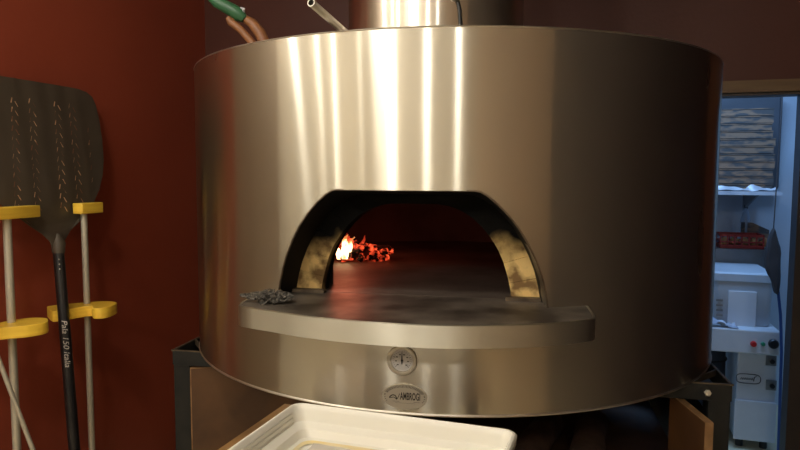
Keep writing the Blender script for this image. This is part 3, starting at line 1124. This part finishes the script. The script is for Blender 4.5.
# ------------------------------------------------------------------ firewood under the oven
logs = [((0.18, -0.66, 0.670), (0.32, -0.30, 0.670), 0.046, 'round log lying on the shelf under the oven, left of the right board'),
        ((0.36, -0.64, 0.672), (0.46, -0.27, 0.672), 0.048, 'round log lying on the shelf under the oven, next to the right board')]
for k, (a_, b_, r_, lb) in enumerate(logs):
    c_ = Vector((0, 0, 0.0))
    make_log('firewood_log', (M['bark'], M['log_end']), Vector(a_) + Vector((0, 0.16, 0.0)), Vector(b_) + Vector((0, 0.16, 0.0)), r_, k + 4, lb, 'firewood logs under the oven')

# ------------------------------------------------------------------ tools on top of the oven
def cam_pt(px, py, depth):
    d = FWD + RGT * ((px - 400) / F_PX) + UPV * ((225 - py) / F_PX)
    return Vector((0, -CAM_D, EYE)) + d * depth


def drum_top_pt(px, py, z):
    d = FWD + RGT * ((px - 400) / F_PX) + UPV * ((225 - py) / F_PX)
    t = (z - EYE) / d.z
    return Vector((0, -CAM_D, EYE)) + d * t


# square hollow tube resting on the front rim
rim = drum_top_pt(344, 31.5, ZT + 0.0135)
end = cam_pt(311, 2.5, 1.30)
dr = (end - rim).normalized()
back = rim - dr * 0.0
mb = MB()
ax_x = dr.cross(Vector((0, 0, 1))).normalized(); ax_y = dr.cross(ax_x)
tl = (end - rim).length + 0.03
for s_out, s_in in ((0.0085, 0.0070),):
    oct_ = [(cos(radians(22.5 + 45 * k)), sin(radians(22.5 + 45 * k))) for k in range(8)]
    st = rim - dr * 0.03
    O0 = [mb.vert(st + ax_x * (x * s_out) + ax_y * (y * s_out)) for x, y in oct_]
    O1 = [mb.vert(end + ax_x * (x * s_out) + ax_y * (y * s_out)) for x, y in oct_]
    I1 = [mb.vert(end + ax_x * (x * s_in) + ax_y * (y * s_in)) for x, y in oct_]
    I0 = [mb.vert(st + ax_x * (x * s_in) + ax_y * (y * s_in)) for x, y in oct_]
    for k in range(8):
        j = (k + 1) % 8
        mb.face((O0[k], O0[j], O1[j], O1[k])); mb.face((O1[k], O1[j], I1[j], I1[k])); mb.face((I1[k], I1[j], I0[j], I0[k]))
    mb.face(O0[::-1])
pt = mb.build('steel_tube', M['steel'])
tag(pt, 'hollow steel tube poking up from the top rim of the oven, left of the flue', 'tube')

# thin dark rod right of the flue
mb = MB()
p0 = drum_top_pt(461, 25, ZT + 0.002) + Vector((0.0, 0.03, 0.0))
p1 = cam_pt(455, -8, (p0 - Vector((0, -CAM_D, EYE))).dot(FWD) + 0.02)
mb.tube([p0, p0.lerp(p1, 0.5) + Vector((0.004, 0, 0)), p1], 0.0045, 8)
rod = thing('flue_rod', 'thin dark rod standing on the oven right of the flue', 'rod', p0)
mb.build('shaft', M['iron'], rod)
mb = MB(); mb.blob(cam_pt(454.5, -1, (p0 - Vector((0, -CAM_D, EYE))).dot(FWD) + 0.012), (0.009, 0.009, 0.006), 0.1, 1, 12, 8)
mb.build('knob', M['steel'], rod)

# tool with a green grip and two worn wooden prongs, left
tool = thing('wooden_tongs', 'worn wooden tongs with a green grip sticking up over the left rim of the oven', 'tongs', drum_top_pt(262, 42, ZT + 0.01))
dz = 1.72
mb = MB()
mb.tube([cam_pt(206, -8, dz), cam_pt(217, 2, dz), cam_pt(230, 9, dz), cam_pt(240, 15, dz), cam_pt(244.5, 19.5, dz)], [0.010, 0.0155, 0.0175, 0.0185, 0.010], 14)
mb.build('green_grip', M['green'], tool)
mb = MB()
mb.tube([cam_pt(244, 14, dz), cam_pt(243.5, 9, dz - 0.016), cam_pt(240.5, 7.5, dz - 0.017)], [0.003, 0.0045, 0.002], 8)
mb.build('grip_lip', M['film'], tool)
mb = MB()
mb.tube([cam_pt(228, 17.5, dz), cam_pt(231, 22, dz), cam_pt(240, 29, dz), cam_pt(250, 40, dz), cam_pt(257, 49, dz)], [0.007, 0.011, 0.010, 0.010, 0.011], 12)
mb.build('prong', M['orange_wood'], tool)
mb = MB()
mb.tube([cam_pt(244, 18, dz + 0.005), cam_pt(252, 23, dz + 0.005), cam_pt(260, 33, dz + 0.005), cam_pt(266, 46, dz + 0.005)], [0.010, 0.0135, 0.0155, 0.015], 12)
mb.build('prong', M['orange_wood'], tool)

# ------------------------------------------------------------------ peel rack at the left wall
rack = thing('peel_rack', 'tall rack of two satin metal poles with yellow wooden hooks beside the oven', 'rack', AB(-1.355, -0.32, FLOOR))
for b, r in ((-0.482, 0.0130), (-0.155, 0.0115)):
    mb = MB()
    mb.tube([AB(-1.355, b, FLOOR + 0.02), AB(-1.355, b, 1.335)], r, 16)
    mb.build('pole', M['alu'], rack)
mb = MB()
mb.abbox(-1.46, -1.20, -0.56, -0.08, FLOOR, FLOOR + 0.02)
mb.build('base', M['iron'], rack, bevel=0.003)


def smooth_loop(P, it=2):
    for _ in range(it):
        Q = []
        n = len(P)
        for k in range(n):
            a, b = P[k], P[(k + 1) % n]
            Q.append((a[0] * 0.75 + b[0] * 0.25, a[1] * 0.75 + b[1] * 0.25))
            Q.append((a[0] * 0.25 + b[0] * 0.75, a[1] * 0.25 + b[1] * 0.75))
        P = Q
    return P


def hook(pts, z0, z1, it=2):
    P = smooth_loop(pts, it) if it else pts
    m_ = MB()
    m_.prism([AB(a, b, z0) for a, b in P], (0, 0, z1 - z0), 0, True)
    return m_.build('wooden_hook', M['wood_yellow'], rack, bevel=0.0025)


LR = [(-1.458, -0.240), (-1.416, -0.180), (-1.360, -0.115), (-1.311, -0.090), (-1.268, -0.098), (-1.246, -0.122), (-1.226, -0.186), (-1.239, -0.218), (-1.272, -0.222), (-1.302, -0.180), (-1.326, -0.219), (-1.337, -0.261), (-1.353, -0.302), (-1.368, -0.308), (-1.438, -0.258)]
LL = [(-1.40, -0.60), (-1.388, -0.495), (-1.378, -0.446), (-1.354, -0.407), (-1.300, -0.392), (-1.266, -0.419), (-1.244, -0.448), (-1.258, -0.497), (-1.288, -0.526), (-1.320, -0.554), (-1.34, -0.60)]
hook(LR, 0.923, 0.962, 2)
hook(LL, 0.923, 0.962, 2)
hook([(-1.372, -0.62), (-1.372, -0.378), (-1.352, -0.369), (-1.335, -0.369), (-1.328, -0.378), (-1.322, -0.5), (-1.322, -0.62)], 1.302, 1.341, 0)
hook([(-1.372, -0.19), (-1.372, -0.088), (-1.350, -0.080), (-1.338, -0.080), (-1.328, -0.086), (-1.324, -0.13), (-1.328, -0.188), (-1.336, -0.194), (-1.362, -0.194)], 1.301, 1.340, 0)


# pizza peel: blade leaning back to the wall, handle coming forward
def peel_a(z):
    return -1.335 - (z - 0.94) * 0.125


def peel_pt(b, z, off=0.0):
    return AB(peel_a(z) + off, b, z)


peel = thing('pizza_peel', 'black perforated pizza peel standing blade up in the rack', 'pizza peel', AB(peel_a(FLOOR), -0.2, FLOOR))
def peel_ray(px, py, off=0.0):
    # where the line of sight meets the leaning plane of the peel
    d = FWD + RGT * ((px - 400) / F_PX) + UPV * ((225 - py) / F_PX)
    o = Vector((0, -CAM_D, EYE))
    # a(t) + 0.125 z(t) = const
    k = -1.335 + 0.94 * 0.125 + off
    t = (k - o.dot(TB) - 0.125 * o.z) / (d.dot(TB) + 0.125 * d.z)
    p = o + d * t
    return p.dot(NB), p.z


_b0, _z0 = peel_ray(57.5, 240)
_b1, _z1 = peel_ray(74.5, 450)


def axis_b(z):
    return _b0 + (_b1 - _b0) * (_z0 - z) / (_z0 - _z1) if z < _z0 else _b0 - (z - _z0) * 0.02


BL = []
for px, py in ((63.5, 246), (65, 240), (70, 231), (78, 222), (84, 214), (93, 203), (99, 190), (102.5, 175), (103.5, 160), (102, 140), (99, 120), (95.5, 105), (92, 97), (86, 92), (78, 89), (66, 86.5), (56, 85.5), (50, 85)):
    b_, z_ = peel_ray(px, py)
    BL.append((max(0.0, b_ - axis_b(z_)), z_))
BL[-1] = (0.0, BL[-1][1])
mb = MB()
NS = 40
prof_r = []
zs_ = [b[1] for b in BL]


def half_w(z):
    for (w0, z0), (w1, z1) in zip(BL, BL[1:]):
        if z0 <= z <= z1:
            return w0 + (w1 - w0) * (z - z0) / max(z1 - z0, 1e-6)
    return 0.0


rows_f, rows_b = [], []
zz = sorted(z for z in set(zs_ + [zs_[0] + k * 0.02 for k in range(30)]) if z <= max(zs_) - 0.0006) + [max(zs_) - 0.0005]
for z in zz:
    w = half_w(z)
    rf, rb = [], []
    for k in range(NS + 1):
        s = -1 + 2 * k / NS
        x = w * s
        rib = 0.0009 * cos(x / 0.229 * pi * 5.0) if z > 1.33 else 0.0
        cone = 0.010 * max(0, 1 - abs(z - 1.22) / 0.05) * (1 - s * s)
        lip = 0.0
        edge = 0.006 * max(0, (1.36 - z) / 0.1) if z > 1.26 and abs(s) > 0.9 else 0
        rf.append(mb.vert(peel_pt(axis_b(z) + x, z, 0.0015 + rib * min(1, (w - abs(x)) / 0.03) + cone + edge)))
        rb.append(mb.vert(peel_pt(axis_b(z) + x, z, -0.0015 + rib * min(1, (w - abs(x)) / 0.03))))
    rows_f.append(rf); rows_b.append(rb)
for rws in (rows_f, rows_b):
    for r0, r1 in zip(rws, rws[1:]):
        for k in range(NS):
            mb.face((r0[k], r0[k + 1], r1[k + 1], r1[k]), 0, True)
for i in range(len(rows_f) - 1):
    for k in (0, NS):
        mb.face((rows_f[i][k], rows_f[i + 1][k], rows_b[i + 1][k], rows_b[i][k]))
for i in (0, -1):
    for k in range(NS):
        mb.face((rows_f[i][k], rows_f[i][k + 1], rows_b[i][k + 1], rows_b[i][k]))
# slots: slim slanted cuts in paired columns, light caught on their edges painted as pale faces
random.seed(5)
for cx0, cx1, y0, y1, nrow in ((13, 17, 100, 203, 12), (31, 37, 101, 204, 12), (56, 63, 104, 205, 12), (71, 79, 106, 196, 11), (90, 94, 130, 180, 5)):
    for r in range(nrow):
        t = r / (nrow - 1)
        for sgn in (-1, 1):
            if cx0 > 85 and sgn > 0:
                continue
            px = cx0 + (cx1 - cx0) * t + sgn * 2.4
            py = y0 + (y1 - y0) * t + (4 if sgn > 0 else 0)
            b, z = peel_ray(px, py)
            x = b - axis_b(z)
            if abs(x) > half_w(z) - 0.015:
                continue
            L, wdt, sl = 0.018, random.choice((0.0012, 0.0030, 0.0042)), (-0.55 if sgn > 0 else 0.35)
            rib = 0.0009 * cos(x / 0.229 * pi * 5.0)
            dx = sl * L / 2
            P = [(b - dx - wdt / 2, z - L / 2), (b - dx + wdt / 2, z - L / 2), (b + dx + wdt / 2, z + L / 2), (b + dx - wdt / 2, z + L / 2)]
            q = [mb.vert(peel_pt(bb, zz_, 0.0032 + rib)) for bb, zz_ in P]
            mb.face(q, 1)
mb.build('blade', [M['peel_black'], M['slot_glint']], peel)
mb = MB()
mb.tube([peel_pt(axis_b(1.235), 1.235, 0.004), peel_pt(axis_b(1.20), 1.20, 0.003), peel_pt(axis_b(1.165), 1.165, 0.0)], [0.010, 0.024, 0.021], 14)
mb.build('socket', M['peel_black'], peel)
mb = MB()
mb.tube([peel_pt(axis_b(z), z) for z in (1.172, 0.94, 0.6, 0.2, -0.05, FLOOR + 0.003)], [0.0185, 0.0185, 0.019, 0.019, 0.019, 0.015], 18)
handle = mb.build('handle', M['handle_black'], peel)
mb = MB()
mb.tube([peel_pt(axis_b(z), z) for z in (1.170, 1.166)], 0.0196, 18)
for z in (1.145, 1.128, 1.111):
    c = peel_pt(axis_b(z), z)
    to_cam = (Vector((0, -CAM_D, EYE)) - c); to_cam.z = 0; to_cam.normalize()
    mb.blob(c + to_cam * 0.0185, (0.003, 0.003, 0.003), 0, 0, 8, 6)
mb.build('rivets', M['steel'], handle)
# lettering running down the handle
mb = MB()
vs, fs = text_polys('Pala 150 Italia', 0.026, 1.0, shear=0.25)
xs = [v[0] for v in vs]; wd = max(xs) - min(xs)
zc, Ltxt = 0.850, 0.165
cc = peel_pt(axis_b(zc), zc)
to_cam = (Vector((0, -CAM_D, EYE)) - cc); to_cam.z = 0; to_cam.normalize()
side = Vector((0, 0, 1)).cross(to_cam).normalized()
hd = (peel_pt(axis_b(0.7), 0.7) - peel_pt(axis_b(1.0), 1.0)).normalized()
ids = []
for x, y in vs:
    s = x / wd * Ltxt
    w = y * 0.95
    ang = w / 0.019
    p = cc + hd * s + side * (sin(ang) * 0.0206) + to_cam * (cos(ang) * 0.0206)
    ids.append(mb.vert(p))
for f in fs:
    mb.face([ids[q] for q in f])
mb.build('lettering', M['ink_white'], handle)


# slim rod crossing in front of the left pole
def a_plane_pt(px, py, a):
    d = FWD + RGT * ((px - 400) / F_PX) + UPV * ((225 - py) / F_PX)
    o = Vector((0, -CAM_D, EYE))
    t = (a - o.dot(TB)) / d.dot(TB)
    return o + d * t


q0, q1 = a_plane_pt(0, 363, -1.30), a_plane_pt(33, 450, -1.235)
dd = (q1 - q0)
lo = q1 + dd * ((FLOOR + 0.004 - q1.z) / dd.z)
hi = q0 - dd * 1.35
mb = MB()
mb.tube([hi, lo], 0.0075, 12)
lr = mb.build('leaning_rod', M['alu'])
tag(lr, 'slim metal rod slanting across the left pole of the peel rack', 'rod')

# ------------------------------------------------------------------ back room seen through the doorway
def b_plane(px, py, b):
    d = FWD + RGT * ((px - 400) / F_PX) + UPV * ((225 - py) / F_PX)
    o = Vector((0, -CAM_D, EYE))
    t = (b - o.dot(NB)) / d.dot(NB)
    p = o + d * t
    return p.dot(TB), p.z


# white dough machine
mb = MB()
mach = thing('dough_machine', 'white dough machine with a red button on its control panel, behind the doorway', 'machine', AB(1.34, 2.1, FLOOR))
a0_, z0_ = b_plane(733, 443, 1.9); a1_, z1_ = b_plane(778, 350, 1.9)
mb.abbox(a0_ + 0.005, a1_, 1.9, 2.35, -0.05, z1_)
mb.build('cabinet', M['machine'], mach, bevel=0.008)
_, zsplit = b_plane(740, 400, 1.885)
mb = MB(); mb.abbox(a0_ - 0.003, a1_ + 0.004, 1.885, 1.9, -0.045, zsplit)
mb.build('lower_door', M['machine'], mach, bevel=0.004)
h0, hz0 = b_plane(711, 351, 1.84); h1, hz1 = b_plane(781, 332, 1.84)
mb = MB(); mb.abbox(h0, h1, 1.84, 2.4, hz0, hz1)
head = mb.build('control_panel', M['machine'], mach, bevel=0.008)
for px, r, mt, nm in ((753.5, 0.016, 'button_red', 'stop_button'), (763, 0.011, 'button_green', 'start_button'), (773.5, 0.026, 'knob_black', 'speed_knob')):
    aa, zz_ = b_plane(px, 344, 1.835)
    mb = MB()
    mb.lathe([(r, 0), (r, 0.012), (r * 0.8, 0.018)], AB(aa, 1.84, zz_), TB, Vector((0, 0, 1)), -NB, 24, cap1=True)
    mb.build(nm, M[mt], head)
for py in (360.5, 385):
    aa, zz_ = b_plane(771, py, 1.9)
    mb = MB(); mb.abbox(aa - 0.026, aa + 0.026, 1.893, 1.9, zz_ - 0.028, zz_ + 0.028)
    sw = mb.build('switch', M['grey_steel'], mach)
    mb = MB()
    mb.lathe([(0.013, 0), (0.013, 0.01)], AB(aa + 0.004, 1.893, zz_ - 0.003), TB, Vector((0, 0, 1)), -NB, 16, cap1=True)
    mb.build('toggle', M['knob_black'], sw)
mb = MB()
ea, ez = b_plane(748.5, 379, 1.895)
oval = [(0.062 * (1 if cos(t) > 0 else -1) * abs(cos(t)) ** 0.5, 0.027 * (1 if sin(t) > 0 else -1) * abs(sin(t)) ** 0.7) for t in [2 * pi * k / 40 for k in range(40)]]
mb.tube([AB(ea + x, 1.898, ez + y) for x, y in oval], 0.0022, 5, closed=True)
for k in range(6):
    mb.tube([AB(ea - 0.040 + k * 0.011, 1.898, ez - 0.006), AB(ea - 0.036 + k * 0.011, 1.898, ez + 0.006), AB(ea - 0.031 + k * 0.011, 1.898, ez - 0.004)], 0.0018, 4)
mb.tube([AB(ea + 0.026, 1.898, ez - 0.012), AB(ea + 0.031, 1.898, ez + 0.012), AB(ea + 0.042, 1.898, ez + 0.018)], 0.0022, 4)
mb.build('emblem', M['dark_blue'], mach)
for a_ in (a0_ + 0.04, a1_ - 0.04):
    for b_ in (1.95, 2.3):
        mb = MB(); mb.lathe([(0.02, FLOOR), (0.02, -0.045)], AB(a_, b_, 0), seg=14, cap0=True, cap1=True); mb.build('foot', M['knob_black'], mach)

# white bin standing on the machine
ba0, bz0 = b_plane(712, 331, 1.93); ba1, bz1 = b_plane(775, 274, 1.93)
bn = thing('plastic_bin', 'large white plastic bin standing on the dough machine', 'bin', AB((ba0 + ba1) / 2, 2.1, hz1))
mb = MB()
pts = lambda x0, x1, y0, y1, r: rrect(x0, y0, x1, y1, r, 4)
RR = []
for ins_, z in ((0.015, hz1), (0.006, hz1 + 0.02), (0.0, bz1 - 0.055), (-0.008, bz1 - 0.05), (-0.008, bz1 - 0.01), (0.004, bz1)):
    RR.append([mb.vert(AB(x, y, z)) for x, y in rrect(ba0 + ins_, 1.93 + ins_, ba1 - ins_, 2.36 - ins_, 0.035, 4)])
for A_, B_ in zip(RR, RR[1:]):
    n_ = len(A_)
    for k in range(n_):
        mb.face((A_[k], A_[(k + 1) % n_], B_[(k + 1) % n_], B_[k]), 0, True)
mb.face(RR[0][::-1]); mb.face(RR[-1])
mb.build('body', M['white_plastic'], bn)
mb = MB()
pa0, pz0 = b_plane(727, 326, 1.925); pa1, pz1 = b_plane(757, 292, 1.925)
mb.abbox(pa0, pa1, 1.922, 1.9305, pz0, pz1)
mb.build('front_panel', M['machine'], bn, bevel=0.003)
mb = MB()
for k in range(5):
    ta, tz = b_plane(716, 300 + k * 5, 1.93)
    mb.abbox(ta, ta + 0.035, 1.9285, 1.9305, tz - 0.006, tz + 0.006)
mb.build('printed_marks', M['grey_steel'], bn)

# crumpled cloth on the front ledge of the machine
mb = MB()
ca, cz = b_plane(711, 333, 1.84)
g = []
for i in range(13):
    row = []
    for j in range(9):
        x = ca - 0.01 + i * 0.0125; y = 1.845 + j * 0.0085
        z = hz1 + 0.003 + max(0, 0.035 * (1 - i / 12) + 0.03 * noise.noise(Vector((x * 30, y * 30, 0)))) * (1 if 0 < i < 12 else 0.2)
        row.append(mb.vert(AB(x, y, z)))
    g.append(row)
for i in range(12):
    for j in range(8):
        mb.face((g[i][j], g[i + 1][j], g[i + 1][j + 1], g[i][j + 1]), 0, True)
cl = mb.build('cloth', M['paper'])
md = cl.modifiers.new('thick', 'SOLIDIFY'); md.thickness = 0.002; md.offset = 1
tag(cl, 'crumpled blue and white cloth on the ledge of the dough machine', 'cloth')

# grey steel table behind the machine, with basket, bottle, cardboard and bag
ga0, gz0 = b_plane(708, 272, 2.42); ga1, gz1 = b_plane(771, 250, 2.42)
tbl = thing('steel_table', 'grey steel worktable behind the dough machine', 'table', AB((ga0 + ga1) / 2, 2.58, FLOOR))
mb = MB(); mb.abbox(ga0 - 0.35, ga1, 2.42, 2.74, gz0 - 0.02, gz1)
mb.build('worktop', M['grey_steel'], tbl, bevel=0.003)
for a_ in (ga0 - 0.32, ga1 - 0.03):
    for b_ in (2.45, 2.71):
        mb = MB(); mb.abbox(a_ - 0.018, a_ + 0.018, b_ - 0.018, b_ + 0.018, FLOOR, gz0 - 0.02); mb.build('leg', M['grey_steel'], tbl)

k0, kz0 = b_plane(719, 247, 2.46); k1, kz1 = b_plane(764, 235, 2.46)
kz0 = gz1
bk = thing('red_basket', 'red slotted plastic basket on the steel table', 'basket', AB((k0 + k1) / 2, 2.55, gz1))
mb = MB()
mb.abbox(k0, k1, 2.44, 2.62, kz0, kz0 + 0.012)
for zlo, zhi in ((kz0 + 0.012, kz0 + 0.022), (kz0 + 0.038, kz0 + 0.046), (kz1 - 0.014, kz1)):
    mb.abbox(k0, k1, 2.44, 2.446, zlo, zhi); mb.abbox(k0, k1, 2.614, 2.62, zlo, zhi)
    mb.abbox(k0, k0 + 0.006, 2.44, 2.62, zlo, zhi); mb.abbox(k1 - 0.006, k1, 2.44, 2.62, zlo, zhi)
for k in range(7):
    x = k0 + (k1 - k0 - 0.008) * k / 6
    mb.abbox(x, x + 0.008, 2.44, 2.446, kz0, kz1); mb.abbox(x, x + 0.008, 2.614, 2.62, kz0, kz1)
mb.build('basket_body', M['red_plastic'], bk)
for k in range(5):
    x = k0 + 0.035 + k * 0.058
    mb = MB(); mb.blob(AB(x, 2.485 + 0.01 * (k % 2), kz0 + 0.040), (0.026, 0.03, 0.027), 0.2, k, 10, 8)
    o = mb.build('bread_roll', M['bread'])
    tag(o, ('leftmost', 'second from left', 'middle', 'second from right', 'rightmost')[k] + ' of the small yellow rolls in the red basket', 'food', 'yellow rolls in the red basket')

bt = thing('clear_bottle', 'upright clear bottle behind the red basket', 'bottle', AB(b_plane(745, 230, 2.66)[0], 2.66, gz1))
ba_, _ = b_plane(745, 230, 2.66); _, btz = b_plane(745, 205, 2.66)
mb = MB(); mb.lathe([(0.028, gz1), (0.030, gz1 + 0.02), (0.030, btz - 0.10), (0.022, btz - 0.06), (0.011, btz - 0.035), (0.011, btz - 0.02)], AB(ba_, 2.66, 0), seg=24, cap0=True, cap1=True)
mb.build('bottle_body', M['bottle'], bt)
mb = MB(); mb.lathe([(0.013, btz - 0.022), (0.013, btz)], AB(ba_, 2.66, 0), seg=18, cap0=True, cap1=True); mb.build('cap', M['dark_blue'], bt)
mb = MB()
c0_ = b_plane(741, 236, 2.64); c1_ = b_plane(741, 222, 2.64); c2_ = b_plane(752, 222.5, 2.64); c3_ = b_plane(769, 230, 2.64); c4_ = b_plane(768, 246, 2.64)
mb.prism([AB(x, 2.635, max(z, gz1 + 0.001)) for x, z in ((c0_[0], gz1 + 0.001), c1_, c2_, c3_, (c4_[0], gz1 + 0.001))], NB * -0.004)
tag(mb.build('cardboard_sheet', M['kraft']), 'torn cardboard sheet leaning behind the red basket', 'cardboard')
mb = MB()
d0_ = b_plane(714, 222, 2.44); d1_ = b_plane(731, 241, 2.44)
mb.blob(AB(k0 - 0.075, 2.52, gz1 + 0.068), (0.058, 0.035, 0.055), 0.25, 3, 14, 10)
tag(mb.build('paper_bag', M['dark_bag']), 'dark brown paper bag at the left end of the red basket', 'bag')

# dark bag hanging on the wall at the right
mb = MB()
prof_b = [(772.5, 228), (767, 238), (765, 252), (763.5, 262), (766, 272), (771, 280), (775, 292), (778.5, 296), (781, 280), (780.5, 262), (781.5, 250), (778, 240), (774.5, 228)]
P = [b_plane(x, y, 1.80) for x, y in prof_b]
P = smooth_loop(P, 1)
c_a = sum(p[0] for p in P) / len(P); c_z = sum(p[1] for p in P) / len(P)
lay = []
for off, sc in ((-0.022, 0.55), (-0.016, 0.85), (0.0, 1.0), (0.016, 0.85), (0.022, 0.55)):
    lay.append([mb.vert(AB(c_a + (a - c_a) * sc, 1.80 + off, c_z + (z - c_z) * (sc * 0.1 + 0.9))) for a, z in P])
for A_, B_ in zip(lay, lay[1:]):
    n_ = len(A_)
    for k in range(n_):
        mb.face((A_[k], A_[(k + 1) % n_], B_[(k + 1) % n_], B_[k]), 0, True)
mb.face(lay[0]); mb.face(lay[-1][::-1])
ap = thing('hanging_bag', 'dark pointed cloth bag hanging right of the red basket', 'bag', AB(c_a, 1.80, c_z))
mb.build('bag_body', M['dark_bag'], ap)
mb = MB()
s0 = b_plane(773.5, 229, 1.80)
mb.tube([AB(s0[0], 1.80, s0[1] - 0.01), AB(s0[0] + 0.01, 1.80, s0[1] + 0.6), AB(s0[0] + 0.01, 1.80, CEIL)], 0.003, 6)
mb.build('cord', M['dark_bag'], ap)
mb = MB()
mb.tube([AB(*(lambda q: (q[0], 1.82, q[1]))(b_plane(x, y, 1.82))) for x, y in ((778, 290), (779, 300), (780.5, 315), (781, 330), (781.5, 352))] + [AB(b_plane(782, 380, 1.82)[0], 1.82, FLOOR + 0.003)], 0.008, 8)
tag(mb.build('blue_hose', M['strap']), 'blue hose hanging down along the right side of the dough machine', 'hose')

db = thing('dark_gap_filler', 'dark barrel added to darken the gap left of the dough machine cabinet', 'filler', AB(a0_ - 0.15, 2.1, FLOOR))  # added dark body hiding the bright wall beside the cabinet
mb = MB()
mb.lathe([(0.11, FLOOR), (0.125, FLOOR + 0.03), (0.132, 0.10), (0.125, hz0 - 0.06), (0.118, hz0 - 0.03)], AB(a0_ - 0.15, 2.1, 0), seg=32, cap0=True, cap1=True)
mb.build('filler_body', M['gap_dark'], db)
for zz_ in (0.0, hz0 - 0.10):
    mb = MB()
    mb.tube([AB(a0_ - 0.15 + 0.131 * cos(2 * pi * k / 32), 2.1 + 0.131 * sin(2 * pi * k / 32), zz_) for k in range(32)], 0.005, 6, closed=True)
    mb.build('filler_ring', M['iron'], db)

# shelf with pizza boxes, film and a dark cabinet
sa0, sz0 = b_plane(700, 200, 2.05); sa1, sz1 = b_plane(788, 192, 2.05)
sh = thing('wall_shelf', 'pale wall shelf carrying the stack of pizza boxes', 'shelf', AB((sa0 + sa1) / 2, 2.4, sz1))
mb = MB(); mb.abbox(sa0 - 0.3, sa1 - 0.01, 2.12, 2.75, sz1 - 0.022, sz1)
mb.build('shelf_board', M['film'], sh)
for a_ in (sa0 - 0.1, sa1 - 0.1):
    mb = MB(); mb.prism([AB(a_, 2.74, sz1 - 0.022), AB(a_, 2.30, sz1 - 0.022), AB(a_, 2.74, sz1 - 0.14)], TB * 0.012); mb.build('bracket', M['grey_steel'], sh)

xL = b_plane(718, 150, 2.2)[0]
ys = [b_plane(740, y, 2.2)[1] for y in (186, 108)]
NBX = 11
bh = (ys[1] - sz1) / NBX
wds = [0.335, 0.34, 0.34, 0.338, 0.336, 0.338, 0.336, 0.325, 0.322, 0.322, 0.322]
proto = None
names = ['lowest', 'second lowest', 'third lowest', 'fourth lowest', 'fifth lowest', 'middle', 'fifth from the top', 'fourth from the top', 'third from the top', 'second from the top', 'topmost']
labels = []
random.seed(21)
rp = b_plane(771.5, 150, 2.2)[0]
names[5] = 'sixth from the top'
for k in range(NBX):
    w = 0.345
    right = b_plane(775 if k < 7 else 771.5, 150, 2.2)[0] + random.uniform(-0.006, 0.006)
    loc = AB(right - w / 2, 2.2 + w / 2 + random.uniform(0, 0.008), sz1 + bh * k)
    if proto is None:
        proto = thing('pizza_box', '', 'pizza box', loc, 'pizza boxes stacked on the back room shelf')
        base = loc.copy()
        def lb(x0, x1, y0, y1, z0, z1):
            m_ = MB()
            m_.hexa([base + TB * x + NB * y + Vector((0, 0, z)) for z in (z0, z1) for x, y in ((x0, y0), (x1, y0), (x1, y1), (x0, y1))])
            return m_
        lb(-w / 2, w / 2, -w / 2, w / 2, 0.0005, bh * 0.80).build('tray', M['kraft'], proto)
        lb(-w / 2 - 0.002, w / 2 + 0.002, -w / 2 - 0.003, w / 2, bh * 0.80, bh * 0.93).build('lid', M['kraft'], proto)
        bx = proto
    else:
        bx = proto.copy(); COL.objects.link(bx)
        for ch in list(proto.children):
            c = ch.copy(); COL.objects.link(c); c.parent = bx
        bx.location = loc
    bx['label'] = ('%s box in the stack of kraft pizza boxes on the shelf' % names[k]) if True else ''
# crumpled film over the shelf edge
mb = MB()
g = []
f0 = b_plane(716, 190, 2.12)[0]; f1 = b_plane(777, 190, 2.12)[0]
for i in range(31):
    row = []
    for j in range(7):
        x = f0 + (f1 - f0) * i / 30
        h = 0.004 + 0.028 * max(0, 0.4 + noise.noise(Vector((x * 14, j * 0.5, 0)))) * (1 if i < 16 else 1.5)
        h *= (1 - abs(j - 2.5) / 3.6)
        row.append(mb.vert(AB(x, 2.125 + j * 0.010, sz1 + 0.001 + max(0, h))))
    g.append(row)
for i in range(30):
    for j in range(6):
        mb.face((g[i][j], g[i + 1][j], g[i + 1][j + 1], g[i][j + 1]), 0, True)
tag(mb.build('plastic_film', M['film']), 'crumpled plastic film along the front of the pizza box shelf', 'plastic film')

ka0, kz_0 = b_plane(716, 195, 2.60); ka1, kz_1 = b_plane(784, 93, 2.60)
cab = thing('wall_cabinet', 'dark wall cabinet behind the pizza boxes', 'cabinet', AB((ka0 + ka1) / 2, 2.67, sz1))
mb = MB(); mb.abbox(ka0 - 0.1, ka1, 2.60, 2.75, sz1, kz_1); mb.build('cabinet_body', M['dark_blue'], cab, bevel=0.02)
mb = MB(); mb.abbox(ka0 - 0.08, ka1 - 0.02, 2.592, 2.60, sz1 + 0.02, kz_1 - 0.03); mb.build('cabinet_door', M['dark_blue'], cab, bevel=0.003)
